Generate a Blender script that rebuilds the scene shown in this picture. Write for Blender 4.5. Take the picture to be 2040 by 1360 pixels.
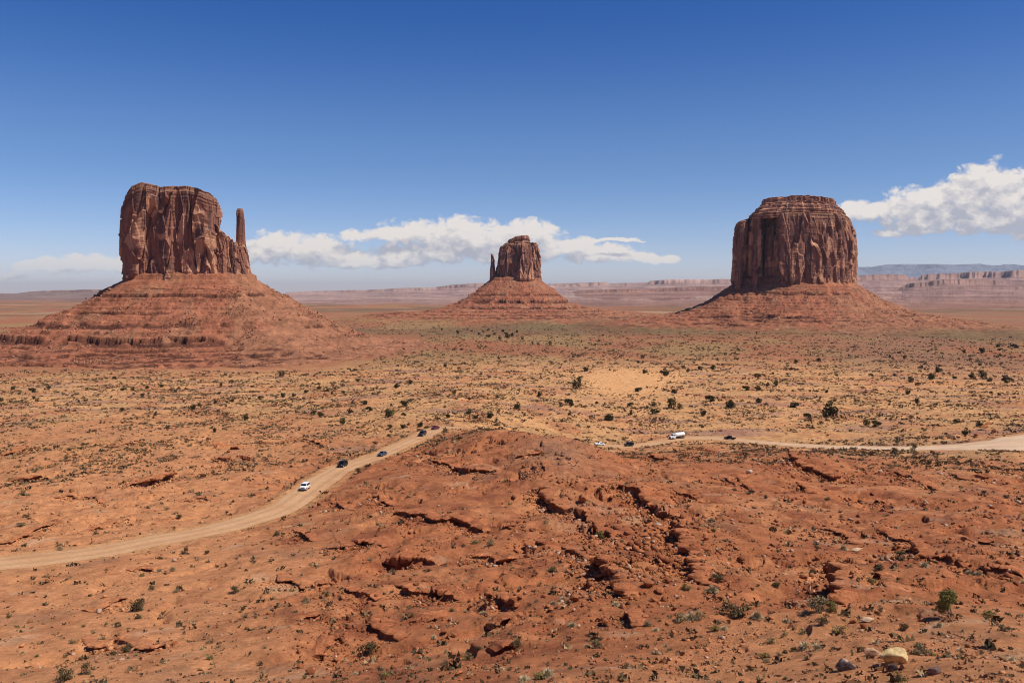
import bpy, math, numpy as np
from mathutils import Vector
for o in list(bpy.data.objects): bpy.data.objects.remove(o)
scene = bpy.context.scene
COL = scene.collection
R = math.radians
F = 1766.0; CX = 1020.0; HY = 585.0     # focal length, centre column and horizon row of the photograph (2040 px wide)

# ------------------------------------------------------------------ camera
cam = bpy.data.cameras.new('camera'); camo = bpy.data.objects.new('camera', cam); COL.objects.link(camo)
cam.sensor_width = 36.0; cam.lens = 36.0 * F / 2040.0
cam.shift_y = -(680 - HY) / 2040.0
cam.clip_start = 0.5; cam.clip_end = 120000
camo.location = (0, 0, 0); camo.rotation_euler = (R(90), 0, 0)
scene.camera = camo

# ------------------------------------------------------------------ sky, sun, exposure
HAZE = 1.5e-5
scene.cycles.filter_width = 1.0
SUN_EL = R(55); SUN_ROT = R(112)
scene.view_settings.view_transform = 'Standard'; scene.view_settings.look = 'None'
scene.view_settings.exposure = 0.0; scene.view_settings.gamma = 1.0
sdir = Vector((math.sin(SUN_ROT) * math.cos(SUN_EL), math.cos(SUN_ROT) * math.cos(SUN_EL), math.sin(SUN_EL)))
sl = bpy.data.lights.new('sun', 'SUN'); sl.energy = 5.0; sl.angle = R(0.5); sl.color = (1.0, 0.95, 0.87)
so = bpy.data.objects.new('sun', sl); COL.objects.link(so); so.rotation_euler = sdir.to_track_quat('Z', 'Y').to_euler()

class NT:
    """small helper to write node trees as expressions"""
    def __init__(s, tree): s.t = tree; s.n = tree.nodes; s.l = tree.links
    def put(s, sock, v):
        if v is None: return
        if hasattr(v, 'is_output'): s.l.new(v, sock)
        else:
            if isinstance(v, (tuple, list)) and len(v) == 3 and sock.type == 'RGBA': v = (*v, 1)
            sock.default_value = v
    def node(s, typ, ins=None, **kw):
        n = s.n.new(typ)
        for k, v in kw.items(): setattr(n, k, v)
        for k, v in (ins or {}).items(): s.put(n.inputs[k], v)
        return n
    def m(s, op, a, b=None, c=None, clamp=False):
        n = s.n.new('ShaderNodeMath'); n.operation = op; n.use_clamp = clamp
        for i, v in enumerate((a, b, c)):
            if v is not None: s.put(n.inputs[i], v)
        return n.outputs[0]
    def vm(s, op, a, b=None):
        n = s.n.new('ShaderNodeVectorMath'); n.operation = op
        s.put(n.inputs[0], a)
        if b is not None: s.put(n.inputs[1], b)
        return n.outputs[0]
    def mix(s, f, a, b, bt='MIX'):
        n = s.n.new('ShaderNodeMix'); n.data_type = 'RGBA'; n.blend_type = bt
        s.put(n.inputs[0], f); s.put(n.inputs[6], a); s.put(n.inputs[7], b); return n.outputs[2]
    def noise(s, vec, scale, detail=4, rough=0.5, dist=0.0, out=0):
        n = s.node('ShaderNodeTexNoise', {'Vector': vec, 'Scale': scale, 'Detail': detail, 'Roughness': rough, 'Distortion': dist})
        return n.outputs[out]
    def ss(s, v, a, b, lo=0.0, hi=1.0):
        n = s.node('ShaderNodeMapRange', {'Value': v, 'From Min': a, 'From Max': b, 'To Min': lo, 'To Max': hi}, interpolation_type='SMOOTHSTEP')
        return n.outputs[0]
    def lin(s, v, a, b, lo=0.0, hi=1.0):
        n = s.node('ShaderNodeMapRange', {'Value': v, 'From Min': a, 'From Max': b, 'To Min': lo, 'To Max': hi})
        return n.outputs[0]

# cloud blobs: centre and radii in photo pixels, turned into tangents of sky direction
BL = [(2010,402,95,56),(1930,392,60,48),(1965,372,62,40),(1905,378,28,32),(1850,412,85,34),(1760,420,90,20),(2100,410,120,70),(1990,440,130,26),(1765,462,26,10),(1840,440,70,24),
      (905,468,120,32),(1045,463,62,24),(790,466,125,12),(985,478,125,28),(1130,488,60,16),(1200,505,70,16),(1285,513,62,11),(880,500,75,24),(790,508,52,22),(1000,505,90,20),(1215,481,48,4),
      (560,494,70,30),(630,497,70,27),(690,512,34,16),(530,508,50,20),
      (200,524,95,15),(120,530,85,13),(740,525,110,8),(15,550,40,6)]
def cloud_group():
    g = bpy.data.node_groups.new('cloud_field', 'ShaderNodeTree')
    g.interface.new_socket('P', in_out='INPUT', socket_type='NodeSocketVector')
    g.interface.new_socket('D', in_out='OUTPUT', socket_type='NodeSocketFloat')
    gi = g.nodes.new('NodeGroupInput'); go = g.nodes.new('NodeGroupOutput'); t = NT(g)
    P = gi.outputs[0]
    w = t.node('ShaderNodeTexNoise', {'Vector': t.vm('MULTIPLY', P, (1, 1.5, 1)), 'Scale': 26.0, 'Detail': 5.0, 'Roughness': 0.6}).outputs[1]
    w = t.vm('MULTIPLY', t.vm('SUBTRACT', w, (0.5, 0.5, 0.5)), (0.034, 0.020, 0))
    Q = t.vm('ADD', P, w)
    acc = None
    for (x, y, rx, ry) in BL:
        d = t.vm('MULTIPLY', t.vm('SUBTRACT', Q, ((x - CX) / F, (HY - y) / F, 0)), (F / (rx * 1.25), F / (ry * 1.25), 0))
        n = t.n.new('ShaderNodeVectorMath'); n.operation = 'DOT_PRODUCT'; t.put(n.inputs[0], d); t.put(n.inputs[1], d)
        v = t.m('SUBTRACT', 1.0, n.outputs['Value'])
        acc = v if acc is None else t.m('SMOOTH_MAX', acc, v, 0.25)
    n2 = t.noise(t.vm('MULTIPLY', P, (1, 1.6, 1)), 62.0, 6, 0.55)
    acc = t.m('ADD', acc, t.m('MULTIPLY', t.m('SUBTRACT', n2, 0.46), 1.2))
    for sc_, am, dt in ((30.0, 1.5, 1.0), (70.0, 1.0, 2.0)):       # rounded billows
        bn_ = t.noise(t.vm('MULTIPLY', Q, (1, 1.35, 1)), sc_, dt, 0.5)
        bn_ = t.m('ABSOLUTE', t.m('SUBTRACT', bn_, 0.5))
        acc = t.m('ADD', acc, t.m('MULTIPLY', t.m('SUBTRACT', bn_, 0.07), t.m('MULTIPLY', am, 1.7)))
    t.put(go.inputs[0], acc)
    return g
world = bpy.data.worlds.new('World'); scene.world = world; world.use_nodes = True
wt = NT(world.node_tree); wt.n.clear()
sky = wt.node('ShaderNodeTexSky', sky_type='NISHITA', sun_disc=False, sun_elevation=SUN_EL, sun_rotation=SUN_ROT, altitude=1600, air_density=1.0, dust_density=0.6, ozone_density=3.0)
geo = wt.node('ShaderNodeTexCoord')
sx = wt.node('ShaderNodeSeparateXYZ', {0: geo.outputs['Generated']})
X, Y, Z = sx.outputs
Yc = wt.m('MAXIMUM', Y, 0.05)
comb = wt.node('ShaderNodeCombineXYZ', {0: wt.m('DIVIDE', X, Yc), 1: wt.m('DIVIDE', Z, Yc), 2: 0.0})
uv = comb.outputs[0]
CG = cloud_group()
def field(p):
    n = wt.n.new('ShaderNodeGroup'); n.node_tree = CG; wt.put(n.inputs[0], p); return n.outputs[0]
d0 = field(uv); d1 = field(wt.vm('ADD', uv, (0.009, 0.017, 0)))
vv = comb  # tangent height
vsep = wt.node('ShaderNodeSeparateXYZ', {0: uv})
dens = wt.ss(d0, -0.05, 0.62)
dens = wt.m('MULTIPLY', dens, wt.ss(vsep.outputs[1], 0.0, 0.05, 0.3, 1.0))
dens = wt.m('MULTIPLY', dens, wt.lin(vsep.outputs[0], -0.60, -0.36, 0.6, 0.95))
lit = wt.lin(wt.m('SUBTRACT', d0, d1), -0.45, 0.75, 0.0, 1.0)
skyc = wt.node('ShaderNodeHueSaturation', {'Saturation': 1.22, 'Value': 1.0, 'Hue': 0.5, 'Color': sky.outputs[0]}).outputs[0]
ramp = wt.node('ShaderNodeValToRGB', {'Fac': wt.m('MAXIMUM', Z, 0.0)})
cr = ramp.color_ramp; cr.interpolation = 'EASE'
cr.elements[0].position = 0.0; cr.elements[0].color = (1.22, 1.10, 1.34, 1)
cr.elements[1].position = 0.15; cr.elements[1].color = (.98, .96, 1.14, 1)
e = cr.elements.new(0.33); e.color = (.42, .69, 1.10, 1)
e = cr.elements.new(0.8); e.color = (.30, .50, .85, 1)
skyc = wt.mix(1.0, skyc, ramp.outputs[0], 'MULTIPLY')
cloudc = wt.mix(lit, (5.0, 5.1, 5.9), (9.7, 9.0, 8.4))
mixc = wt.mix(dens, skyc, cloudc)
bg = wt.node('ShaderNodeBackground', {'Color': mixc, 'Strength': 0.09})
wo = wt.node('ShaderNodeOutputWorld'); wt.l.new(bg.outputs[0], wo.inputs[0])

# ------------------------------------------------------------------ numpy noise
def _h(ix, iy, seed):
    h = (ix.astype(np.int64) * 374761393 + iy.astype(np.int64) * 668265263 + seed * 2147483647 * 3) & 0xFFFFFFFF
    h = ((h ^ (h >> 13)) * 1274126177) & 0xFFFFFFFF
    h = (h ^ (h >> 16)) * 2246822519 & 0xFFFFFFFF
    return ((h ^ (h >> 15)) & 0xFFFFFF) / float(0xFFFFFF)
def perlin(x, y, seed=0):
    x = np.asarray(x, float); y = np.asarray(y, float)
    ix = np.floor(x); iy = np.floor(y); fx = x - ix; fy = y - iy
    ux = fx * fx * fx * (fx * (fx * 6 - 15) + 10); uy = fy * fy * fy * (fy * (fy * 6 - 15) + 10)
    def g(dx, dy):
        a = _h(ix + dx, iy + dy, seed) * 6.2831853
        return np.cos(a) * (fx - dx) + np.sin(a) * (fy - dy)
    a = g(0, 0); b = g(1, 0); c = g(0, 1); d = g(1, 1)
    return ((a + (b - a) * ux) * (1 - uy) + (c + (d - c) * ux) * uy) * 1.5
def fbm(x, y, seed=0, o=4, gain=0.5):
    v = 0; a = 1; s = 0
    for i in range(o):
        v = v + a * perlin(x * 2**i + 17.3 * i, y * 2**i - 9.1 * i, seed + i); s += a; a *= gain
    return v / s
def ridged(x, y, seed=0, o=4):
    v = 0; a = 1; s = 0
    for i in range(o):
        v = v + a * (1 - np.abs(perlin(x * 2**i + 5.3 * i, y * 2**i, seed + i)) * 2); s += a; a *= 0.5
    return v / s
def cells(x, y, seed=0):
    """jittered cell id value (0..1), distance to the nearest centre and to the cell edge"""
    ix = np.floor(x); iy = np.floor(y)
    f1 = np.full(x.shape, 9.0); f2 = np.full(x.shape, 9.0); val = np.zeros(x.shape)
    for dx in (-1, 0, 1):
        for dy in (-1, 0, 1):
            cx = ix + dx; cy = iy + dy
            px = cx + _h(cx, cy, seed); py = cy + _h(cx, cy, seed + 11)
            d = np.hypot(px - x, py - y); v = _h(cx, cy, seed + 23)
            cl = d < f1
            f2 = np.where(cl, f1, np.minimum(f2, d)); val = np.where(cl, v, val); f1 = np.where(cl, d, f1)
    return val, f1, f2 - f1
def sst(v, a, b):
    t = np.clip((v - a) / (b - a), 0, 1); return t * t * (3 - 2 * t)
def lerp(a, b, t): return a + (b - a) * t
rng = np.random.default_rng(7)

# ------------------------------------------------------------------ base relief: control points (photo column, photo row, distance)
CP = [(1800,1360,60),(1300,1360,68),(900,1360,78),(600,1360,88),(300,1360,96),(0,1360,104),(2040,1360,56),(2040,1250,78),
 (1900,1290,70),(1600,1290,78),(1300,1290,87),(1000,1290,96),(700,1290,106),(400,1290,112),(100,1290,122),
 (1950,1200,88),(1700,1200,92),(1400,1200,108),(1100,1200,114),(800,1200,128),(500,1200,135),(150,1200,146),(0,1170,155),
 (1950,1130,116),(1700,1120,128),(1450,1110,140),(1200,1100,146),(950,1100,158),(700,1110,158),(500,1100,172),
 (1950,1050,165),(1700,1040,178),(1450,1020,180),(1250,1010,190),(1050,1000,192),(850,1020,190),(680,1030,198),
 (1950,970,235),(1750,960,236),(1550,960,232),(1350,950,232),(1150,930,226),(1000,930,236),(860,940,236),(740,975,222),
 (1600,905,285),(1700,925,275),(1900,920,290),(1100,868,262),(1150,873,262),(1040,866,268),(985,860,290),(900,900,268),(860,925,250),(1250,915,290),(1350,905,320),(1450,905,325),(1780,905,330),(960,856,312),
 (0,1120,172),(100,1108,176),(200,1095,181),(300,1078,189),(400,1060,197),(480,1040,206),(560,1015,218),(618,973,243),(685,928,277),(755,908,300),(843,868,340),(868,853,356),(930,847,374),
 (1190,885,402),(1252,889,405),(1350,874,428),(1455,875,420),(1600,887,392),(1720,891,378),(1850,890,362),(1950,886,350),(2040,880,345),(2040,930,285),
 (0,1000,236),(150,1000,232),(300,980,248),(450,960,262),(0,920,312),(200,920,306),(400,900,330),(550,890,345),(0,850,420),(300,850,410),(600,850,408),
 (0,800,560),(300,800,560),(600,800,560),(0,768,760),(300,760,830),(600,745,940),
 (780,830,425),(900,815,450),(1050,820,480),(1050,845,425),(900,780,600),(900,735,940),(900,695,1340),(1200,845,470),(1200,800,600),(1250,745,830),(1250,775,690),(1200,700,1250),
 (1450,845,480),(1400,800,600),(1600,855,460),(1600,800,600),(1600,745,860),(1600,695,1280),(1600,660,1850),(1800,850,450),(1950,845,440),(1950,785,660),(1950,705,1220),(1950,655,2200)]
pts = [(math.atan((p[0] - CX) / F), p[2] / math.cos(math.atan((p[0] - CX) / F)), -(p[1] - HY) / F * p[2]) for p in CP]
for az in (-0.62, -0.3, 0.0, 0.3, 0.62):
    pts += [(az, 1.0, -1.9), (az, 6, -3.2), (az, 14, -7), (az, 32, -17.5)]
    for rr, zz in ((2600, -84), (4200, -88), (7000, -92), (12000, -96), (20000, -98), (60000, -100)): pts.append((az, rr, zz))
pts += [(-0.62, 60, -28), (0.62, 60, -25), (-0.66, 150, -48), (0.66, 150, -42), (-0.66, 400, -64), (0.66, 400, -62), (-.66, 900, -82), (.66, 900, -78), (-0.3, 1400, -90), (-.45, 1400, -90),(-.2,1900,-86)]
# ground hidden behind the red mound
pts += [(math.atan((1100 - CX) / F), 330, -58), (math.atan((1180 - CX) / F), 345, -63), (math.atan((1060 - CX) / F), 372, -60.5), (math.atan((1120 - CX) / F), 400, -66)]
PA = np.array(pts); KA, KV = 3.2, 1.0
PU = PA[:, 0] * KA; PV = np.log(PA[:, 1]) * KV; PZ = PA[:, 2]
def tps(d2): return 0.5 * d2 * np.log(d2 + 1e-12)
n_ = len(PA); A_ = np.zeros((n_ + 3, n_ + 3))
A_[:n_, :n_] = tps((PU[:, None] - PU) ** 2 + (PV[:, None] - PV) ** 2) + np.eye(n_) * 2e-3
A_[:n_, n_] = A_[n_, :n_] = 1; A_[:n_, n_ + 1] = A_[n_ + 1, :n_] = PU; A_[:n_, n_ + 2] = A_[n_ + 2, :n_] = PV
W_ = np.linalg.solve(A_, np.concatenate([PZ, [0, 0, 0]]))
GA = np.linspace(-0.66, 0.66, 300); GV = np.linspace(0, math.log(60000), 520)
UU, VV = np.meshgrid(GA * KA, GV * KV)
GZ = W_[n_] + W_[n_ + 1] * UU + W_[n_ + 2] * VV
for i in range(n_): GZ += W_[i] * tps((UU - PU[i]) ** 2 + (VV - PV[i]) ** 2)
def base(x, y):
    az = np.clip(np.arctan2(x, y), -0.66, 0.66); v = np.log(np.clip(np.hypot(x, y), 1, 59000))
    a = (az + 0.66) / 1.32 * (len(GA) - 1); b = v / GV[-1] * (len(GV) - 1)
    i = np.clip(a.astype(int), 0, len(GA) - 2); j = np.clip(b.astype(int), 0, len(GV) - 2); fa = a - i; fb = b - j
    z = (GZ[j, i] * (1 - fa) + GZ[j, i + 1] * fa) * (1 - fb) + (GZ[j + 1, i] * (1 - fa) + GZ[j + 1, i + 1] * fa) * fb
    # the rim falls away steeply below the viewpoint
    r = np.hypot(x, y); lim = -(0.455 + 0.05 * sst(r, 56, 30)) * np.maximum(y, 0.5 * r) + 0.6 * (r < 6)
    w = sst(r, 1.5, 4) * (1 - sst(r, 52, 60))
    return np.where(z > lim, z * (1 - w) + lim * w, z)
def fold(x, y):
    """the larger folds of the ground"""
    r = np.hypot(x, y); near = sst(r, 20, 60)
    return near * (fbm(x / 34, y / 34, 3, 3) * 1.8 * (1 - sst(r, 300, 700) * 0.5)) + sst(r, 1400, 4000) * fbm(x / 900, y / 900, 5, 3) * 5 + sst(r, 500, 1000) * fbm(x / 120, y / 120, 8, 3) * 1.3
def low(x, y): return base(x, y) + fold(x, y)
DS = np.exp(np.linspace(math.log(45), math.log(9000), 1400))
def cast(P, hf):
    """points of the ground seen at the photo pixels P: arrays x, y, z"""
    P = np.asarray(P, float).reshape(-1, 2)
    u = (P[:, 0] - CX) / F; v = (P[:, 1] - HY) / F
    D = np.zeros(len(P))
    for k in range(0, len(P), 60):
        uu = u[k:k+60, None]; vv_ = v[k:k+60, None]
        x = uu * DS; y = np.broadcast_to(DS, x.shape); g = hf(x, np.array(y)); ray = -vv_ * DS
        below = ray < g
        first = np.where(below.any(1), below.argmax(1), len(DS) - 1); first = np.maximum(first, 1)
        ii = np.arange(len(first))
        a = ray[ii, first - 1] - g[ii, first - 1]; b = g[ii, first] - ray[ii, first]
        t = np.clip(a / (a + b + 1e-9), 0, 1)
        D[k:k+60] = DS[first - 1] + (DS[first] - DS[first - 1]) * t
    x = u * D; return x, D, hf(x, D)

# ------------------------------------------------------------------ road course
def spline(P, step):
    P = np.asarray(P, float); Q = []
    E = np.vstack([2 * P[0] - P[1], P, 2 * P[-1] - P[-2]])
    for i in range(1, len(E) - 2):
        n = max(2, int(np.linalg.norm(E[i + 1] - E[i]) / step))
        for t in np.arange(n) / n:
            Q.append(0.5 * ((2 * E[i]) + (-E[i-1] + E[i+1]) * t + (2*E[i-1] - 5*E[i] + 4*E[i+1] - E[i+2]) * t*t + (-E[i-1] + 3*E[i] - 3*E[i+1] + E[i+2]) * t**3))
    Q.append(P[-1]); return np.array(Q)
def pxw(px, py, D): return ((px - CX) / F * D, D, -(py - HY) / F * D)
RD = [(-260,1146,164,9.5),(-100,1133,168,9.5),(0,1122,172,9.5),(100,1110,176,9.5),(200,1096,181,9),(300,1079,189,9),(400,1060,197,9),(480,1041,206,9),(560,1013,219,8.6),(600,985,234,8.8),(622,973,243,8.8),(650,950,258,8.8),(688,930,277,8.2),(755,908,300,7.2),(800,886,320,7),(843,868,340,7),(870,854,356,7.5),(930,847,374,7)]
RDW = [pxw(*p[:3]) for p in RD] + [(-8, 380, -59.5), (8, 388, -64.5), (26, 396, -67.5)] + [pxw(*p) for p in ((1185,886,402),(1252,889,405),(1300,884,416),(1350,874,428),(1400,872,428),(1455,875,420),(1600,887,392),(1720,892,376),(1850,892,360),(1950,887,350),(2040,881,345),(2200,872,345))]
RWW = [p[3] for p in RD] + [7, 7, 7] + [7, 7, 7, 8.5, 9, 9, 9, 9.5, 13, 22, 32, 36]
RP4 = spline(np.column_stack([np.array(RDW), RWW]), 2.0)
RP = RP4[:, :3]; RWD = RP4[:, 3]
k_ = 9; zz = np.pad(RP[:, 2], k_, mode='edge'); RP[:, 2] = np.convolve(zz, np.ones(2*k_+1)/(2*k_+1), 'valid')
def road_d(x, y):
    """distance to the road's centre line, road height and half width there (1e3 far away)"""
    sh = x.shape; x = x.ravel(); y = y.ravel()
    d = np.full(x.shape, 1e3); z = np.zeros(x.shape); hw = np.full(x.shape, 4.0)
    sel = np.where((y > 120) & (y < 480) & (np.abs(x) < 330))[0]
    for k in range(0, len(sel), 60000):
        s = sel[k:k+60000]; X_ = x[s]; Y_ = y[s]
        bd = np.full(len(s), 1e6); bz = np.zeros(len(s)); bw = np.zeros(len(s))
        for i in range(0, len(RP) - 1):
            a = RP[i]; b = RP[i + 1]
            m = (np.abs(X_ - a[0]) < 40) & (np.abs(Y_ - a[1]) < 40)
            if not m.any(): continue
            xs = X_[m]; ys = Y_[m]; ex, ey = b[0] - a[0], b[1] - a[1]; L2 = ex*ex + ey*ey
            t = np.clip(((xs - a[0]) * ex + (ys - a[1]) * ey) / L2, 0, 1)
            dd = np.hypot(xs - a[0] - t * ex, ys - a[1] - t * ey)
            ob = bd[m]; c = dd < ob
            bd[m] = np.where(c, dd, ob); bz[m] = np.where(c, a[2] + (b[2] - a[2]) * t, bz[m]); bw[m] = np.where(c, (RWD[i] + (RWD[i+1] - RWD[i]) * t) / 2, bw[m])
        ok = bd < 1e5
        d[s[ok]] = bd[ok]; z[s[ok]] = bz[ok]; hw[s[ok]] = bw[ok]
    return d.reshape(sh), z.reshape(sh), hw.reshape(sh)

# ------------------------------------------------------------------ rock ledges (photo polyline, height in m, reach back, what it looks like)
LEDGES = [
 ([(857,918),(878,920),(900,925),(925,937),(955,936),(990,944)],1.5,'long thin dark ledge on the crest of the bare red mound right of the road'),
 ([(785,1018),(820,1024),(850,1026),(870,1037),(910,1033),(945,1045),(975,1052)],1.6,'ragged red ledge crossing the red slope below the bare mound'),
 ([(637,1093),(680,1090),(720,1080),(765,1083)],1.5,'rusty red ledge above a smooth bare slope, stepped at its right end'),
 ([(765,1108),(800,1108),(850,1112),(885,1118)],1.8,'crumbling red ledge with a dark foot in the middle of the red slope'),
 ([(930,1105),(975,1108),(1010,1113),(1045,1110)],1.4,'low broken red ledge ending right in a heap of blocks'),
 ([(556,1140),(580,1148),(610,1162),(640,1160),(675,1153)],1.2,'sharp thin ledge with a pale rim and black shade, leftmost on the red slope'),
 ([(682,1173),(720,1178),(757,1183)],.8,'low thin ledge just right of the pale rimmed one'),
 ([(797,1165),(830,1180),(870,1180),(925,1187)],1.8,'broad crumbling red ledge below the middle of the red slope'),
 ([(735,1228),(760,1250),(790,1262),(803,1270)],1.3,'black shaded ledge slanting down to the right above a dark shrub'),
 ([(587,1052),(610,1065),(630,1078)],.8,'short thin ledge slanting down just below the road bend'),
 ([(750,985),(770,998),(790,1003)],1.0,'small broken ledge at the left foot of the bare mound'),
 ([(1060,970),(1090,980),(1100,1002),(1125,1012),(1160,1018),(1185,1030),(1205,1052),(1225,1072)],2.9,'long dark ledge of upright blocks curving down the centre of the red slope'),
 ([(1215,963),(1245,975),(1275,983),(1300,1008),(1320,1022),(1338,1030)],2.8,'thick black shaded ledge with a rubbly red top near the ridge'),
 ([(1190,1112),(1215,1130),(1235,1150),(1250,1170),(1253,1192)],3.2,'tall black ledge dropping steeply beside the round boulders'),
 ([(1338,1052),(1355,1068),(1365,1083),(1378,1105),(1390,1130),(1400,1155),(1402,1175)],3.1,'jagged black ledge running down toward the camera right of the boulders'),
 ([(1320,1010),(1350,1030),(1385,1036)],1.0,'low stubby ledge between the ridge ledge and the black jagged one'),
 ([(1295,908),(1312,912),(1335,911)],1.5,'flat brown slab of rock lying below the tanker truck'),
 ([(1027,912),(1050,905),(1076,893)],1.0,'low rocky rib climbing the left side of the grey topped mound'),
 ([(1580,905),(1595,925),(1620,935),(1635,940),(1660,953),(1692,953)],2.6,'tall dark cliff edge along the small red hill under the right hand road'),
 ([(1582,968),(1600,968),(1613,982)],1.5,'short black ledge with pale rubble under it'),
 ([(1718,983),(1735,995),(1760,1000),(1778,1005)],1.2,'dark broken ledge above pale scattered rubble'),
 ([(1663,1117),(1668,1140),(1680,1170),(1692,1195)],2.9,'dark craggy ledge standing above the grey shrub near the right foreground'),
 ([(1745,1155),(1765,1170),(1780,1186)],1.1,'small dark crag right of the craggy ledge'),
 ([(1925,1080),(1950,1078),(1985,1075)],.9,'thin red ledge near the right edge, higher of two'),
 ([(1955,1122),(1990,1128),(2045,1140)],1.1,'blocky red ledge reaching the right edge of the view'),
 ([(15,958),(50,952),(82,943)],1.8,'dark sloping slab left of the big black overhang'),
 ([(245,967),(280,962),(310,955),(342,943)],3.2,'big black overhang in the flats left of the road'),
 ([(0,1078),(40,1070),(70,1052),(122,1035)],.8,'long thin stepped ledge above the road at the left edge'),
 ([(172,1056),(200,1045),(227,1030)],.8,'small cracked ledge above the road, right of the long stepped one'),
 ([(427,878),(445,886),(490,890)],1.6,'upper of two black slots in the red flats'),
 ([(425,908),(460,912),(507,908)],1.6,'lower of two black slots in the red flats'),
 ([(505,877),(560,880),(600,872),(645,886)],.8,'hairline dark ledge left of the black off-roader'),
 ([(0,906),(25,900),(46,887)],2.0,'dark notched outcrop at the left edge of the flats'),
 ([(165,1270),(200,1284),(230,1275),(262,1281),(300,1290),(345,1284)],1.1,'broken red ledge with shrubs in the lower left foreground'),
 ([(200,890),(245,884),(290,878)],.9,'faint dark ledge across the flats, nearest above the black overhang'),
 ([(1528,792),(1545,790),(1562,797)],1.8,'rusty undercut bank among the bushes beyond the right hand road'),
 ([(985,1245),(1015,1232),(1040,1228)],1.1,'small dark crag among boulders low in the centre foreground'),
 ([(1385,890),(1420,898),(1460,905)],.6,'low line of rock just below the road right of the tanker truck'),
 ([(1079,915),(1090,935),(1085,955)],.9,'short dark rib on the shoulder right of the grey topped mound'),
 ([(1288,1064),(1308,1052),(1332,1048)],1.0,'small dark shelf above the round boulders in the centre'),
 ([(1430,945),(1460,955),(1500,972)],1.0,'low ledge on the open slope left of the tall dark cliff edge'),
 ([(1340,975),(1362,983),(1388,990)],.9,'short ledge just right of the thick ridge ledge'),
 ([(1621,1051),(1650,1055),(1673,1060),(1710,1082)],1.2,'broken chain of red slabs slanting down above the pale slab'),
 ([(1757,1051),(1783,1073),(1823,1080),(1849,1108),(1890,1117),(1920,1122)],1.3,'long rocky ledge slanting down through boulders on the right'),
 ([(1048,1066),(1073,1077),(1095,1095)],1.3,'dark knobbly ledge left of the long ledge of upright blocks'),
 ([(974,1176),(1007,1187),(1033,1191)],1.1,'dark low ledge among blocks right of the broad crumbling one'),
 ([(842,1240),(868,1226),(884,1231)],1.2,'small hooked ledge below the broad crumbling one'),
 ([(982,1298),(1015,1287),(1035,1283)],1.1,'dark ledge with a green shrub near the bottom centre'),
 ([(643,1288),(665,1266),(692,1262)],1.0,'curved red ledge above the bottom edge left of the dark shrub'),
 ([(592,1230),(620,1220),(642,1213)],.8,'low ledge in the stony slope at the lower left centre'),
 ([(1005,1046),(1030,1041),(1046,1033)],.9,'low ledge rising to the right below the red shoulder'),
 ([(257,1137),(283,1132),(323,1135)],.8,'small dark ledge below the road near the red hummock'),
 ([(176,1219),(220,1203),(240,1191)],.9,'crumbled ledge in the red rocks left of the brownish shrub'),
 ([(1120,1085),(1150,1095),(1178,1112)],1.2,'shaded ledge linking the upright blocks to the tall black drop'),
 ([(1255,1215),(1268,1232),(1262,1250)],1.3,'dark notch ledge below the round boulders'),
 ([(1890,940),(1930,950),(1975,948)],.7,'low pale ledge in the broken ground at upper right'),
 ([(1780,940),(1830,955),(1870,975)],.8,'long low ledge across the purple slope at right'),
 ([(640,1005),(670,1000),(700,1012)],.7,'low ledge beside the road above the first bend'),
 ([(110,990),(160,985),(205,992)],.8,'flat pale ledge in the flats below the dark sloping slab'),
 ([(350,1000),(395,992),(430,998)],.7,'thin ledge in the flats right of the big black overhang'),
]
LG = []
for (P, h, lab) in LEDGES:
    x, y, z = cast(P, low)
    q = spline(np.column_stack([x, y]), 1.0)
    LG.append((q, h))
def ledge_lift(x, y):
    sh = x.shape; x = x.ravel(); y = y.ravel(); out = np.zeros(x.shape); crack = np.zeros(x.shape)
    ins = np.where((y > 60) & (y < 800))[0]
    for q, h in LG:
        Lb = 4 + h * 3.2
        lo = q.min(0) - Lb * 2; hi = q.max(0) + Lb * 2
        s = ins[(x[ins] > lo[0]) & (x[ins] < hi[0]) & (y[ins] > lo[1]) & (y[ins] < hi[1])]
        if len(s) == 0: continue
        X_ = x[s]; Y_ = y[s]; bd = np.full(len(s), 1e6); bs = np.zeros(len(s)); bt = np.zeros(len(s))
        cum = np.concatenate([[0], np.cumsum(np.linalg.norm(np.diff(q, axis=0), axis=1))]); T = cum[-1]
        for i in range(len(q) - 1):
            a = q[i]; e = q[i + 1] - a; L2 = e @ e + 1e-9
            t = np.clip(((X_ - a[0]) * e[0] + (Y_ - a[1]) * e[1]) / L2, 0, 1)
            dx = X_ - a[0] - t * e[0]; dy = Y_ - a[1] - t * e[1]; dd = np.hypot(dx, dy)
            c = dd < bd
            bd = np.where(c, dd, bd); bs = np.where(c, np.sign(-e[1] * dx + e[0] * dy), bs); bt = np.where(c, cum[i] + t * math.sqrt(L2), bt)
        sd = bd * bs + perlin(X_ * 0.9, Y_ * 0.9, 40) * 0.5
        endd = np.minimum(bt, T - bt)
        tap = sst(endd, -0.5, min(5.0, T * 0.25)) * np.exp(-np.maximum(0, bd - 0) ** 2 / (Lb * Lb)) 
        hh = h * (0.75 + 0.5 * perlin(bt / 5.0, bt * 0 + h, 41))
        step = np.tanh(sd / 0.28)
        out[s] += 0.5 * hh * step * tap
    return out.reshape(sh)

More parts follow.
